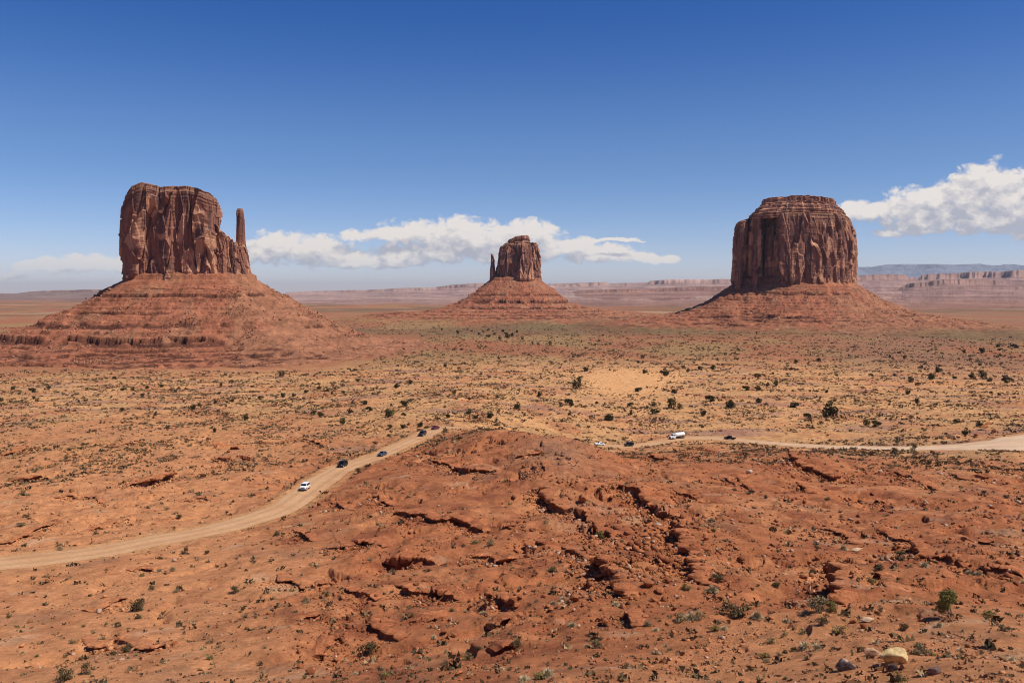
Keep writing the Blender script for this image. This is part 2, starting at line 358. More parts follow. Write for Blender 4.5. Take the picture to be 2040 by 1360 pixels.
# zones of rock and sand
def px_of(x, y): return CX + F * x / np.maximum(y, 1)
def rocky(x, y):
    r = np.hypot(x, y); px = px_of(x, y)
    fg = sst(px + perlin(x / 25, y / 25, 60) * 160, 480, 760) * (1 - sst(r + perlin(x / 30, y / 30, 61) * 30, 270, 330))
    fl = (1 - sst(px, 700, 900)) * sst(r, 205, 235) * (1 - sst(r + perlin(x / 40, y / 40, 63) * 70, 380, 470))
    return np.clip(fg + fl * 0.8, 0, 1) * sst(fbm(x / 24, y / 24, 64, 3) + 0.12, -0.1, 0.2)
def only(m, fn, *a):
    """fn where the mask m holds, zero elsewhere"""
    out = np.zeros(m.shape)
    if m.any(): out[m] = fn(*[q[m] for q in a])
    return out
def height(x, y, roads=True):
    x = np.asarray(x, float); y = np.asarray(y, float)
    r = np.hypot(x, y); h = low(x, y)
    nr = (r > 40) & (r < 520)
    rk = only(nr, lambda x, y, r: rocky(x, y) * (.25 * sst(r, 45, 60) + .75 * sst(r, 82, 115)), x, y, r)
    def beds(x, y, h, rk):
        a = 0
        for s, w, sd in ((1.7, 1.0, 70), (0.7, 0.85, 75)):
            q = (h + a) / s + fbm(x / 14, y / 14, sd, 3) * 1.4
            f = q - np.floor(q); st = sst(f, 0.91, 0.975)
            a = a + (st - f) * s * w * rk * sst(perlin(x / 9, y / 9, sd + 3) + perlin(x / 35, y / 35, sd + 4), -0.25, 0.3)
        return a
    h = h + only(rk > .01, beds, x, y, h, rk)
    h = h + ledge_lift(x, y)
    h = h + only(r < 1400, lambda x, y, r, k: fbm(x / 6, y / 6, 80, 4) * (0.18 + 0.5 * k) * (1 - sst(r, 500, 1400)) * sst(r, 20, 50), x, y, r, rk)
    h = h + only((rk > .01) & (r < 420), lambda x, y, r, k: (ridged(x / 3.1, y / 3.1, 85, 3) - 0.5) * 0.26 * k * (1 - sst(r, 250, 420)), x, y, r, rk)
    # sand hummocks and small rills of the plain
    h = h + only((r > 260) & (r < 3000), lambda x, y, r: sst(r, 260, 400) * (np.abs(fbm(x / 9, y / 13, 90, 3)) * 1.1 - 0.2) * (1 - sst(r, 1500, 3000)), x, y, r)
    h = h - only((r > 60) & (r < 1500), lambda x, y, r: sst(ridged(x / 38 + fbm(x / 20, y / 20, 96, 2) * .4, y / 38, 97, 3), 0.62, 0.95) * 0.8 * sst(r, 60, 120) * (1 - sst(r, 900, 1500)), x, y, r)
    if roads:
        d, z, hw = road_d(x, y)
        w = 1 - sst(d, hw + 0.8, hw + 7 + 9 * sst(x, 40, 90))
        m = d < 60
        berm = only(m, lambda x, y, d, hw: np.exp(-((d - hw - 1.2) / 0.9) ** 2) * 0.35 * (0.4 + perlin(x / 3, y / 3, 99)), x, y, d, hw)
        h = h * (1 - w) + (z - 0.06) * w + berm
    return h

# ------------------------------------------------------------------ mesh and tagging helpers
def mesh_obj(name, V, Fc, mat=None, parent=None, smooth=False, col=None, mats=None, midx=None):
    V = np.asarray(V, np.float32); me = bpy.data.meshes.new(name)
    if isinstance(Fc, np.ndarray):
        k = Fc.shape[1]; nf = len(Fc)
        me.vertices.add(len(V)); me.vertices.foreach_set('co', V.ravel())
        me.loops.add(nf * k); me.loops.foreach_set('vertex_index', Fc.astype(np.int32).ravel())
        me.polygons.add(nf); me.polygons.foreach_set('loop_start', np.arange(nf, dtype=np.int32) * k)
        me.polygons.foreach_set('loop_total', np.full(nf, k, np.int32))
        me.update(calc_edges=True)
    else:
        me.from_pydata([tuple(map(float, v)) for v in V], [], Fc); me.update()
    if smooth: me.polygons.foreach_set('use_smooth', np.ones(len(me.polygons), bool))
    for m in (mats or ([mat] if mat else [])): me.materials.append(m)
    if midx is not None: me.polygons.foreach_set('material_index', np.asarray(midx, np.int32))
    if col is not None:
        c = np.ones((len(V), 4), np.float32); c[:, :3] = col
        at = me.color_attributes.new('tint', 'FLOAT_COLOR', 'POINT'); at.data.foreach_set('color', c.ravel())
    o = bpy.data.objects.new(name, me); COL.objects.link(o)
    if parent: o.parent = parent
    return o
def empty(name, loc=(0, 0, 0), rz=0):
    o = bpy.data.objects.new(name, None); COL.objects.link(o); o.location = loc; o.rotation_euler = (0, 0, rz); o.empty_display_size = 0.5; return o
def tag(o, label=None, cat=None, group=None, kind=None):
    if label: o['label'] = label
    if cat: o['category'] = cat
    if group: o['group'] = group
    if kind: o['kind'] = kind
    return o
def grid_faces(n, m, wrap=False):
    """quads of an n by m vertex grid (rows by columns)"""
    i = np.arange(n - 1)[:, None]; j = np.arange(m if wrap else m - 1)[None, :]; j2 = (j + 1) % m
    a = i * m + j; b = i * m + j2; c = (i + 1) * m + j2; d = (i + 1) * m + j
    return np.stack(np.broadcast_arrays(a, b, c, d), -1).reshape(-1, 4)
def copy_tree(o, parent=None):
    c = o.copy(); COL.objects.link(c); c.parent = parent
    for ch in o.children: copy_tree(ch, c)
    return c

# ------------------------------------------------------------------ materials
def new_mat(name):
    m = bpy.data.materials.new(name); m.use_nodes = True; t = NT(m.node_tree); t.n.clear()
    out = t.node('ShaderNodeOutputMaterial'); b = t.node('ShaderNodeBsdfPrincipled'); t.l.new(b.outputs[0], out.inputs[0])
    b.inputs['Roughness'].default_value = 0.95; b.inputs['Specular IOR Level'].default_value = 0.1
    return m, t, b
def pos(t): return t.node('ShaderNodeNewGeometry').outputs['Position']
def earth_mat(name, scales, bump, bd, contrast=0.5, tintname='tint', base_=None, stretch=1.0):
    m, t, b = new_mat(name); P = pos(t)
    if stretch != 1.0: P = t.vm('MULTIPLY', P, (1, 1, stretch))
    c = t.node('ShaderNodeVertexColor', layer_name=tintname).outputs[0] if base_ is None else base_
    if base_ is not None:
        rgb = t.node('ShaderNodeRGB'); rgb.outputs[0].default_value = (*base_, 1); c = rgb.outputs[0]
    hsum = None
    for i, s in enumerate(scales):
        n = t.noise(P, s, 5, 0.65)
        f = t.lin(n, 0.3, 0.7, 1 - contrast / (1 + 0.5 * i), 1 + contrast / (1 + 0.5 * i))
        cc = t.node('ShaderNodeCombineColor', {0: f, 1: f, 2: f}).outputs[0]
        c = t.mix(1.0, c, cc, 'MULTIPLY')
        hsum = n if hsum is None else t.m('ADD', hsum, n)
    t.put(b.inputs['Base Color'], c)
    bn = t.node('ShaderNodeBump', {'Strength': bump, 'Distance': bd, 'Height': hsum})
    t.l.new(bn.outputs[0], b.inputs['Normal'])
    return m
M_ground = earth_mat('desert_earth', (0.35, 1.7, 7.0), 0.75, 0.40, 0.30)
M_talus = earth_mat('talus_earth', (0.05, 0.22, 0.9), 0.8, 2.0, 0.38)
M_cliff = earth_mat('sandstone_cliff', (0.04, 0.15, 0.6), 0.45, 0.9, 0.26, stretch=.35)
M_ledge = earth_mat('ledge_rock', (0.9, 3.5), 0.8, 0.25, 0.35)
M_boulder = earth_mat('boulder_rock', (1.2, 5.0), 0.7, 0.15, 0.35)
M_far = earth_mat('far_rock', (0.002, 0.01), 0.2, 20, 0.25)
M_rubble = earth_mat('rubble_rock', (2.0,), 0.5, 0.1, 0.3)
m, t, b = new_mat('road_dirt'); P = pos(t)
n1 = t.noise(P, 0.12, 4, 0.6); n2 = t.noise(P, 1.5, 5, 0.7)
c = t.mix(t.lin(n1, 0.35, 0.65), (0.50, 0.265, 0.13), (0.57, 0.33, 0.17)); f2 = t.lin(n2, 0.3, 0.7, 0.84, 1.12)
vc = t.node('ShaderNodeVertexColor', layer_name='tint').outputs[0]
c = t.mix(1.0, c, vc, 'MULTIPLY')
t.put(b.inputs['Base Color'], t.mix(1.0, c, t.node('ShaderNodeCombineColor', {0: f2, 1: f2, 2: f2}).outputs[0], 'MULTIPLY'))
t.l.new(t.node('ShaderNodeBump', {'Strength': 0.4, 'Distance': 0.08, 'Height': n2}).outputs[0], b.inputs['Normal']); M_road = m
def leaf_mat(name, c1, c2, vcol=False):
    m, t, b = new_mat(name); b.inputs['Roughness'].default_value = 0.8
    if vcol: c = t.node('ShaderNodeVertexColor', layer_name='tint').outputs[0]
    else:
        n = t.noise(t.node('ShaderNodeTexCoord').outputs['Object'], 6.0, 3)
        c = t.mix(t.lin(n, 0.35, 0.65), c1, c2)
        oi = t.node('ShaderNodeObjectInfo').outputs['Random']
        f = t.lin(oi, 0, 1, 0.75, 1.3)
        c = t.mix(1.0, c, t.node('ShaderNodeCombineColor', {0: f, 1: f, 2: f}).outputs[0], 'MULTIPLY')
    t.put(b.inputs['Base Color'], c); return m
M_juniper = leaf_mat('juniper_leaf', (0.026, 0.025, 0.009), (0.07, 0.060, 0.020))
M_junnear = leaf_mat('juniper_leaf_near', (0.085, 0.078, 0.02), (0.22, 0.18, 0.055))
M_bark = leaf_mat('bark', (0.09, 0.06, 0.04), (0.16, 0.11, 0.08))
M_shrub = leaf_mat('shrub_leaf', (0.17, 0.125, 0.06), (0.34, 0.255, 0.13))
M_dark = leaf_mat('dark_shrub_leaf', (0.06, 0.046, 0.02), (0.15, 0.108, 0.046))
M_olive = leaf_mat('olive_leaf', (0.16, 0.125, 0.035), (0.30, 0.225, 0.07))
M_tuft = leaf_mat('dry_grass', (0.34, 0.27, 0.15), (0.56, 0.46, 0.28))
M_twig = leaf_mat('twig', (0.16, 0.12, 0.08), (0.26, 0.20, 0.14))
M_scrub = leaf_mat('scrub_leaf', None, None, True)
def plain(name, c, rough=0.5, metal=0.0, spec=0.5):
    m, t, b = new_mat(name); b.inputs['Roughness'].default_value = rough; b.inputs['Metallic'].default_value = metal; b.inputs['Specular IOR Level'].default_value = spec
    n = t.noise(t.node('ShaderNodeTexCoord').outputs['Object'], 3.0, 4)
    f = t.lin(n, 0.3, 0.7, 0.88, 1.08)
    t.put(b.inputs['Base Color'], t.mix(1.0, c, t.node('ShaderNodeCombineColor', {0: f, 1: f, 2: f}).outputs[0], 'MULTIPLY')); return m

# ------------------------------------------------------------------ ground colours (intrinsic: sand, red shale, dry grass cover)
RED = np.array([.40, .142, .058]); REDD = np.array([.25, .075, .034]); ORG = np.array([.53, .230, .098]); SAND = np.array([.56, .285, .120])
STRAW = np.array([.36, .205, .088]); GREY = np.array([.31, .155, .085]); PALE = np.array([.54, .33, .19]); FARRED = np.array([.29, .115, .055]); FARGREEN = np.array([.145, .10, .05]); FARPALE = np.array([.42, .25, .15])
def mixc_(a, b, w): return a + (b - a) * w[..., None]
def ground_col(x, y):
    d_, _, hw_ = road_d(x, y); roadn = (d_ < 60) * (1 - sst(d_ - hw_ + perlin(x / 4, y / 4, 140) * 2.5, 0.0, 4.5))
    r = np.hypot(x, y); px = px_of(x, y); c = np.zeros(x.shape + (3,)) + RED
    n = fbm(x / 35, y / 35, 110, 4); n2 = fbm(x / 8, y / 8, 112, 4)
    c = mixc_(c, REDD + 0 * c, sst(n2 + n * .6, -0.1, 0.35) * 0.75)
    c = mixc_(c, ORG + 0 * c, sst(n - n2 * 0.3, -0.05, 0.4) * 0.55)
    left = 1 - sst(px + n * 300, 380, 700)
    c = mixc_(c, ORG * 1.06 + 0 * c, left * 0.95 * (1 - 0.35 * sst(n2, 0, .4)))
    near = (1 - sst(r + n * 25 + np.maximum(0, 1500 - px) * .03, 82, 100)) * sst(px, 1050, 1400)
    c = mixc_(c, ORG + 0 * c, near * 0.8)
    c = mixc_(c, PALE + 0 * c, sst(fbm(x / 16, y / 10, 114, 4), 0.28, 0.5) * 0.45)
    c = mixc_(c, GREY + 0 * c, sst(fbm(x / 26, y / 18, 116, 4), 0.2, 0.45) * 0.5)
    # grey topped mound
    c = mixc_(c, GREY + 0 * c, np.exp(-((px - 1110) / 75) ** 2 - ((r - 245) / 28) ** 2) * 0.8)
    # sandy plain
    s = sst(r + n * 60 - 60 * np.exp(-((px - 1350) / 350) ** 2), 270, 380)
    sand = mixc_(SAND + 0 * c, STRAW + 0 * c, sst(n2 + n, -0.2, 0.5) * 0.7)
    sand = mixc_(sand, ORG + 0 * c, sst(fbm(x / 45, y / 90, 118, 4), 0.02, 0.4) * 0.85)
    sand = mixc_(sand, np.array([.40, .155, .07]) + 0 * c, sst(fbm(x / 30, y / 60, 119, 4) + .12 * (1 - sst(px, 700, 1200)), 0.08, 0.34) * 0.75)
    sand = mixc_(sand, np.array([.30, .155, .11]) + 0 * c, sst(fbm(x / 70, y / 26, 133, 5), .06, .3) * .65)
    sand = mixc_(sand, SAND * 1.15 + 0 * c, sst(fbm(x / 50, y / 20, 134, 5), .1, .35) * .6)
    fl = (1 - sst(px + n * 200, 560, 800)) * (1 - sst(r + n * 120, 430, 560))
    sand = mixc_(sand, ORG * .92 + 0 * c, fl * 0.75)
    dune = np.exp(-((px - 1250) / 85) ** 2 - ((r - 770) / 120) ** 2)
    sand = mixc_(sand, SAND * 1.14 + 0 * c, np.clip(dune * 2.2, 0, 1))
    c = mixc_(c, sand, s)
    c = mixc_(c, SAND * .9 + 0 * c, roadn * .75)
    # beyond about 900 m: browner scrub land, then red and green bands
    f = sst(r + n * 100, 850, 1250)
    fc = mixc_(FARRED * 1.1 + 0 * c, STRAW * .85 + 0 * c, sst(fbm(x / 160, y / 300, 120, 4), -0.15, 0.3))
    fc = mixc_(fc, GREY * .85 + 0 * c, sst(px, 1500, 1800) * sst(fbm(x / 200, y / 300, 121, 3), -0.3, 0.1) * 0.8)
    g = sst(fbm(x / 700, y / 1500, 122, 4) + 0.25 * np.exp(-((r - 2000) / 500) ** 2) + .22 * np.exp(-((r - 5200) / 1500) ** 2), 0.05, 0.28)
    fc = mixc_(fc, FARGREEN + 0 * c, g * sst(r, 1500, 2000) * 0.7)
    fc = mixc_(fc, FARPALE + 0 * c, sst(fbm(x / 900, y / 500, 126, 4), 0.2, 0.4) * sst(r, 2500, 5000) * 0.8)
    fc = mixc_(fc, FARRED + 0 * c, sst(fbm(x / 1300, y / 700, 128, 4), 0.05, 0.3) * sst(r, 2500, 5000) * 0.8)
    c = mixc_(c, fc, f)
    return c

# ------------------------------------------------------------------ the ground sheet
az_in = np.linspace(R(-33), R(33), 1350)
az_out = np.concatenate([np.linspace(R(33), R(327), 150)[1:-1]])
AZ = np.concatenate([az_in, az_out])
rads = [0.02, 0.3, 1.0]
while rads[-1] < 45: rads.append(rads[-1] * 1.09)
while rads[-1] < 1000: rads.append(rads[-1] * (1 + 0.0033))
while rads[-1] < 3000: rads.append(rads[-1] * 1.008)
while rads[-1] < 58000: rads.append(rads[-1] * 1.03)
RR = np.array(rads)
rr, aa = np.meshgrid(RR, AZ, indexing='ij')
gx = rr * np.sin(aa); gy = rr * np.cos(aa)
inner = np.abs(((aa + math.pi) % (2 * math.pi)) - math.pi) < R(34)
gz = np.empty_like(gx)
gz[inner] = height(gx[inner], gy[inner]); gz[~inner] = low(gx[~inner], gy[~inner])
gc = ground_col(gx, gy)
V = np.stack([gx, gy, gz], -1).reshape(-1, 3); Fg = grid_faces(len(RR), len(AZ), wrap=True)[:, ::-1]
ground = mesh_obj('ground', V, Fg, M_ground, smooth=False, col=gc.reshape(-1, 3))
tag(ground, 'red and sandy desert ground with scrub reaching the horizon', kind='structure')
def hgt(x, y): return height(np.atleast_1d(np.asarray(x, float)), np.atleast_1d(np.asarray(y, float)))

# ------------------------------------------------------------------ dirt road
tan = np.gradient(RP[:, :2], axis=0); tan /= np.linalg.norm(tan, axis=1)[:, None]; nrm = np.stack([-tan[:, 1], tan[:, 0]], 1)
lat = np.linspace(-1, 1, 13)
edge = 1 + 0.16 * perlin(np.arange(len(RP)) / 5.0, np.zeros(len(RP)), 130) + 0.06 * perlin(np.arange(len(RP)) / 1.7, np.zeros(len(RP)), 131)
off = lat[None, :] * (RWD / 2 * edge)[:, None]
rx = RP[:, 0, None] + nrm[:, 0, None] * off; ry = RP[:, 1, None] + nrm[:, 1, None] * off
rz = RP[:, 2, None] + 0.05 * (1 - np.abs(lat[None, :]) ** 4) - 0.05 * (np.abs(lat[None, :]) > .95) + 0.02
tr = 1 - 0.22 * np.exp(-((np.abs(lat) - 0.42) / 0.14) ** 2) - .10 * (np.abs(lat) > .8)
rt = np.ones(rx.shape + (3,)) * tr[None, :, None]
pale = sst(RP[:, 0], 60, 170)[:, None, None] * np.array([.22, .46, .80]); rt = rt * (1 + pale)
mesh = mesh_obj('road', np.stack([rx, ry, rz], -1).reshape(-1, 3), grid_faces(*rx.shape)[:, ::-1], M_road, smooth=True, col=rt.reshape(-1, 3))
tag(mesh, 'pale dirt road winding through the valley floor', kind='structure')

# ------------------------------------------------------------------ buttes
def resample(P, n):
    P = np.asarray(P, float); P = np.vstack([P, P[:1]])
    # corner smoothing, then even spacing
    for _ in range(2):
        Q = []
        for i in range(len(P) - 1):
            Q += [P[i] * .8 + P[i+1] * .2, P[i] * .2 + P[i+1] * .8]
        P = np.vstack([Q, Q[:1]])
    d = np.concatenate([[0], np.cumsum(np.linalg.norm(np.diff(P, axis=0), axis=1))]); s = np.linspace(0, d[-1], n, endpoint=False)
    return np.column_stack([np.interp(s, d, P[:, 0]), np.interp(s, d, P[:, 1])]), s
def normals2(P):
    t = np.roll(P, -3, 0) - np.roll(P, 3, 0); t /= np.linalg.norm(t, axis=1)[:, None] + 1e-9
    return np.stack([t[:, 1], -t[:, 0]], 1)     # outward for counter-clockwise outlines
CLIFF = np.array([.255, .112, .074]); CLIFFD = np.array([.11, .056, .047]); CLIFFL = np.array([.46, .235, .135]); TALUS = np.array([.34, .125, .066])
def cliff(name, parent, D, cx, foot, zb, ztop, prof, n=900, m=260, amp=1.0, seed=0, caps=None, basebed=0.12, topbed=0.1, wid=1.0, bandtop=0.1, mat=M_cliff, colk=1.0, sink=14):
    """rock tower: foot = plan outline [(photo column, depth in m)], zb base height, ztop = [(photo column, photo row)] skyline,
       prof = [(t, left scale, right scale)]; vertical joints, peeled slabs and bedding cut into the faces"""
    k = D / F
    P, s = resample([((x - CX) * (D + y) / F, y) for x, y in foot], n)
    if np.sum(P[:, 0] * np.roll(P[:, 1], -1) - np.roll(P[:, 0], -1) * P[:, 1]) < 0: P = P[::-1]
    c = np.array([(cx - CX) * k, 0.0]); N = normals2(P)
    tt = np.linspace(0, 1, m); pr = np.array(prof)
    Ls = np.interp(tt, pr[:, 0], pr[:, 1]); Rs = np.interp(tt, pr[:, 0], pr[:, 2])
    tx = np.array([(p[0] - CX) * k for p in ztop]); tz = np.array([(HY - p[1]) * k for p in ztop])
    S, T = np.meshgrid(s, tt); xr = P[None, :, 0] - c[0]; yr = P[None, :, 1] - c[1]
    sc = np.where(xr < 0, Ls[:, None], Rs[:, None]); scy = ((Ls + Rs) / 2)[:, None]
    H = float(tz.max() - zb)
    zz = T * H
    u = S; per = s[-1]
    # wrap-safe coordinates: use plan position projected, so noise is continuous around the tower
    ax = P[None, :, 0] + 0 * T; ay = P[None, :, 1] + 0 * T
    w1 = perlin(ax / 40 + 3, ay / 40 + zz / 90, seed) * 4
    def col(scale, stretch, sd):
        q = (ax + ay * 0.83 + w1) / scale; return cells(q, zz / stretch + perlin(ax / 25, ay / 25, sd) * .5, sd)
    v1, f1, e1 = col(26 * wid, 90 * wid, seed + 1); v2, f2, e2 = col(10 * wid, 45 * wid, seed + 2); v3, f3, e3 = col(5.0 * wid, 16 * wid, seed + 3)
    disp = (v1 - .5) * 9 * wid + (v2 - .5) * 5.5 * wid + (v3 - .5) * 2.0 * wid
    disp = disp - np.exp(-(e1 / 0.06) ** 2) * 3.5 * wid + np.exp(-(e2 / 0.08) ** 2) * 1.6 * wid
    mid = sst(T, 0.0, basebed) * (1 - sst(T, 1 - topbed, 1.0) * 0.6)
    bed = perlin(zz / 3.2 + 0.3 * perlin(ax / 40, ay / 40, seed + 6), ax / 120 + ay / 120, seed + 7) * 2.4 + perlin(zz / 1.3, ax / 60 + ay / 60, seed + 8) * 1.1
    disp = colk * disp * (0.22 + 0.78 * mid) + bed * (1.15 - mid) * 1.3
    disp = np.where(T < basebed * .6, np.minimum(disp, 2.0 * wid), disp)
    disp = disp * amp + perlin(ax / 8 + ay / 9, zz / 8, seed + 9) * .35 * amp
    X_ = c[0] + xr * sc + N[None, :, 0] * disp; Y_ = D + c[1] + yr * scy + N[None, :, 1] * disp
    top = np.interp(X_ * D / Y_, tx, tz)
    top = top + perlin(X_ / 9, Y_ / 9, seed + 12) * 1.2 * amp
    Zc = zb - sink + T * (top - zb + sink)
    # colours: varnish dark streaks, fresh peeled light patches
    C = np.zeros(X_.shape + (3,)) + CLIFF
    dk = sst(perlin((ax + ay) / 11, zz / 110, seed + 14) + 0.6 * perlin((ax + ay) / 4.5, zz / 60, seed + 15), -0.05, 0.35)
    C = mixc_(C, CLIFFD + 0 * C, dk * 0.8)
    lt = sst(v2 * 0.9 + v1 * .35 + 0.5 * perlin((ax + ay) / 14, zz / 22, seed + 16) - 0.30 * T, 0.66, 0.86)
    C = mixc_(C, CLIFFL * 1.15 + 0 * C, lt * 0.85)
    bedc = sst(perlin(zz / 2.6, ax / 200, seed + 17), -.1, .4)
    C = mixc_(C, CLIFF * .62 + 0 * C, (1 - mid) * bedc * .9)
    C = mixc_(C, CLIFFL * .75 + 0 * C, sst(T, 1 - bandtop, 1 - bandtop * .4) * 0.5)
    # roof rings
    rows = [np.stack([X_, Y_, Zc], -1)]; cols = [C]
    for g, dz in ((0.93, 0.6), (0.8, 1.2), (0.55, 1.8), (0.25, 2.0), (0.02, 2.0)):
        xx = c[0] + (X_[-1] - c[0]) * g; yy = D + (Y_[-1] - D) * g
        z2 = np.interp(xx * D / yy, tx, tz) + dz * amp * .4 + perlin(xx / 7, yy / 7, seed + 20) * 1.0 * amp
        rows.append(np.stack([xx, yy, z2], -1)[None]); cols.append((CLIFFL * .9 + 0 * C[-1])[None])
    G = np.concatenate(rows); CC = np.concatenate(cols)
    return mesh_obj(name, G.reshape(-1, 3), grid_faces(G.shape[0], G.shape[1], True), mat, parent, col=CC.reshape(-1, 3))
TAL = []
def talus(parent, D, foot, prof, steps, n=1300, m=420, seed=0, lam=1.0, rough=1.0):
    """debris apron: height falls with distance from the tower's foot; steps = [(height, drop, photo col from, to)] rock bands"""
    k = D / F
    P, s = resample([((x - CX) * (D + y) / F, y) for x, y in foot], n)
    if np.sum(P[:, 0] * np.roll(P[:, 1], -1) - np.roll(P[:, 0], -1) * P[:, 1]) < 0: P = P[::-1]
    ctr = P.mean(0)
    for _ in range(60): P = P * .5 + (np.roll(P, 6, 0) + np.roll(P, -6, 0)) * .25
    N = normals2(P)
    for _ in range(40): N = N * .5 + (np.roll(N, 8, 0) + np.roll(N, -8, 0)) * .25
    N /= np.linalg.norm(N, axis=1)[:, None]
    pr = np.array(prof); dmax = pr[-1, 0]
    q = np.linspace(0, 1, m); d = -14 + (dmax + 14) * (q ** 1.25)
    dd = d[:, None]; X_ = P[None, :, 0] + N[None, :, 0] * dd; Y_ = P[None, :, 1] + N[None, :, 1] * dd
    wx = X_ + 0.0; wy = Y_
    dn = dd * (1 + 0.10 * perlin(wx / 130, wy / 130, seed) * sst(dd, 10, 100)) + fbm(wx / 60, wy / 60, seed + 1, 5) * 16 * sst(dd, 0, 60) * rough
    z = np.interp(dn, pr[:, 0], pr[:, 1])
    z = np.where(dd < 0, pr[0, 1] + (-dd) * 0.5, z)
    ang = np.arctan2(Y_ - ctr[1], X_ - ctr[0])
    # gullies down the slope
    cyc = np.stack([np.cos(ang), np.sin(ang)])
    z = z + (ridged(wx / 48 + dd / 300, wy / 80, seed + 4, 4) - .6) * 6.5 * sst(dd, 0, 40) * (1 - sst(dd, dmax * .5, dmax * .9)) * rough
    pxx = CX + F * X_ / (D + Y_)
    band = np.zeros(z.shape); xm = CX + F * ctr[0] / D
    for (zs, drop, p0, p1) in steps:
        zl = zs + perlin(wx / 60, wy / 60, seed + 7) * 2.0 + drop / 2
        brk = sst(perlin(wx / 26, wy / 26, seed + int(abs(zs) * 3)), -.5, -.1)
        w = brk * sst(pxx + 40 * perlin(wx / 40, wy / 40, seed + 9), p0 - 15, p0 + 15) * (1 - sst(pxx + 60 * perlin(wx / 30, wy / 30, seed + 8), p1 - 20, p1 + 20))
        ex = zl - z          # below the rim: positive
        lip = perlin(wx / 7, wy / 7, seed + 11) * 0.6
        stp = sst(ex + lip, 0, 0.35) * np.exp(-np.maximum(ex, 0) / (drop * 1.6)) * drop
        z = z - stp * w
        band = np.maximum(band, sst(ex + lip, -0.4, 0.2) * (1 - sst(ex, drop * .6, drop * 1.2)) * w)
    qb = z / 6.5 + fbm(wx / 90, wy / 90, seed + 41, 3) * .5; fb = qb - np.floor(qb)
    z = z + (sst(fb, .80, .93) - fb) * 6.5 * .55 * sst(perlin(wx / 45, wy / 45, seed + 43) - .35 * sst(pxx, xm + 40, xm + 160), -.3, .1) * sst(dd, 4, 20) * (1 - sst(dd, dmax * .75, dmax * .9))
    z = z + fbm(wx / 9, wy / 9, seed + 13, 4) * 2.0 * rough * lam
    bl, f, e = cells(wx / 5.5 / lam, wy / 5.5 / lam, seed + 15)
    blocky = sst(fbm(wx / 50, wy / 50, seed + 16, 3), -0.12, 0.2) * sst(dd, 5, 30)
    C = np.zeros(z.shape + (3,)) + TALUS
    st = sst(perlin(z / 2.4, wx / 300, seed + 18) + .5 * perlin(z / 0.9, wx / 200, seed + 19), 0.0, 0.4)
    C = mixc_(C, TALUS * .66 + 0 * C, st * 0.9 * (1 - .5 * blocky))
    C = mixc_(C, np.array([.33, .15, .08]) + 0 * C, sst(fbm(wx / 60, wy / 60, seed + 21, 5) + .5 * sst(pxx, xm + 40, xm + 150), 0.0, 0.35) * .75)
    C = mixc_(C, np.array([.09, .032, .02]) + 0 * C, band * .9)  # overhang shade along the rock bands, darkened into the colour
    C = mixc_(C, ground_col(X_, Y_ + D), sst(dd + fbm(wx / 30, wy / 30, seed + 23, 4) * 60, dmax * .58, dmax * .88) * .97)
    V = np.stack([X_, Y_ + D, z], -1).reshape(-1, 3)
    TAL.append((X_[::3, ::3], (Y_ + D)[::3, ::3], z[::3, ::3], dd[::3, :] + 0 * z[::3, ::3], pxx[::3, ::3], dmax, lam))
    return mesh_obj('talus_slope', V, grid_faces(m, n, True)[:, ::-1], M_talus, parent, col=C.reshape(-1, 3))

# West butte (left in the photograph)
Dw = 1400
wm = empty('butte', ((378 - CX) / F * Dw, Dw, -88)); tag(wm, 'broad left butte, flat topped with a thin thumb of rock standing on its right', 'butte')
footW = [(247,10),(250,-32),(258,-44),(275,-50),(300,-46),(318,-54),(340,-60),(352,-52),(372,-58),(395,-56),(415,-62),(432,-50),(440,-20),(440,45),(420,62),(340,66),(270,60),(250,40)]
def wloc(o, par):   # parts keep world coordinates
    o.matrix_parent_inverse = par.matrix_world.inverted(); return o
bpy.context.view_layer.update()
def add(o, par): o.parent = par; bpy.context.view_layer.update(); o.matrix_parent_inverse = par.matrix_world.inverted(); return o
bpy.context.view_layer.update()
add(cliff('cliff', None, Dw, 345, footW, 20, [(225,392),(250,388),(256,384),(262,377),(283,371),(300,373),(309,376),(320,380),(350,378),(375,378),(387,381),(400,385),(406,389),(425,394),(432,397),(460,400)],
      [(0,1.0,1.0),(.1,1.0,1.0),(.25,.99,.97),(.5,1.0,.93),(.75,.985,.92),(.88,.965,.92),(.95,.96,.92),(.975,.93,.91),(1,.91,.90)], seed=200, wid=1.3, amp=.9, topbed=.15, basebed=.14), wm)
add(cliff('shoulder_cliff', None, Dw, 468, [(420,-10),(425,-50),(440,-56),(455,-48),(470,-54),(485,-48),(500,-44),(511,-20),(512,15),(500,35),(460,40),(425,35)], 16,
      [(415,446),(430,450),(435,456),(437,466),(444,465),(448,468),(450,475),(456,474),(459,481),(463,479),(466,486),(472,484),(476,489),(488,488),(494,500),(497,508),(503,520),(512,528)],
      [(0,1,1.03),(.12,1,1.0),(.3,1,.86),(.6,1,.70),(.8,1,.62),(1,1,.56)], n=600, m=160, amp=.75, wid=.6, seed=240), wm)
add(cliff('thumb_spire', None, Dw, 480, [(470,-2),(471,-8),(478,-10),(486,-8),(489,0),(486,8),(478,9),(471,6)], 60,
      [(460,416),(471,417),(475,415.5),(483,416),(485,419),(489,428),(500,430)],
      [(0,1.5,2.0),(.15,1.25,1.6),(.3,1.0,1.3),(.45,.98,1.08),(.7,.92,.86),(.86,.9,.80),(.9,.98,.72),(.96,.98,.66),(1,.85,.5)], n=240, m=200, amp=.34, wid=.24, seed=260), wm)
talW = [(247,10),(250,-42),(275,-52),(340,-60),(415,-62),(445,-56),(500,-48),(512,-20),(512,15),(500,40),(420,62),(340,66),(270,60),(250,40)]
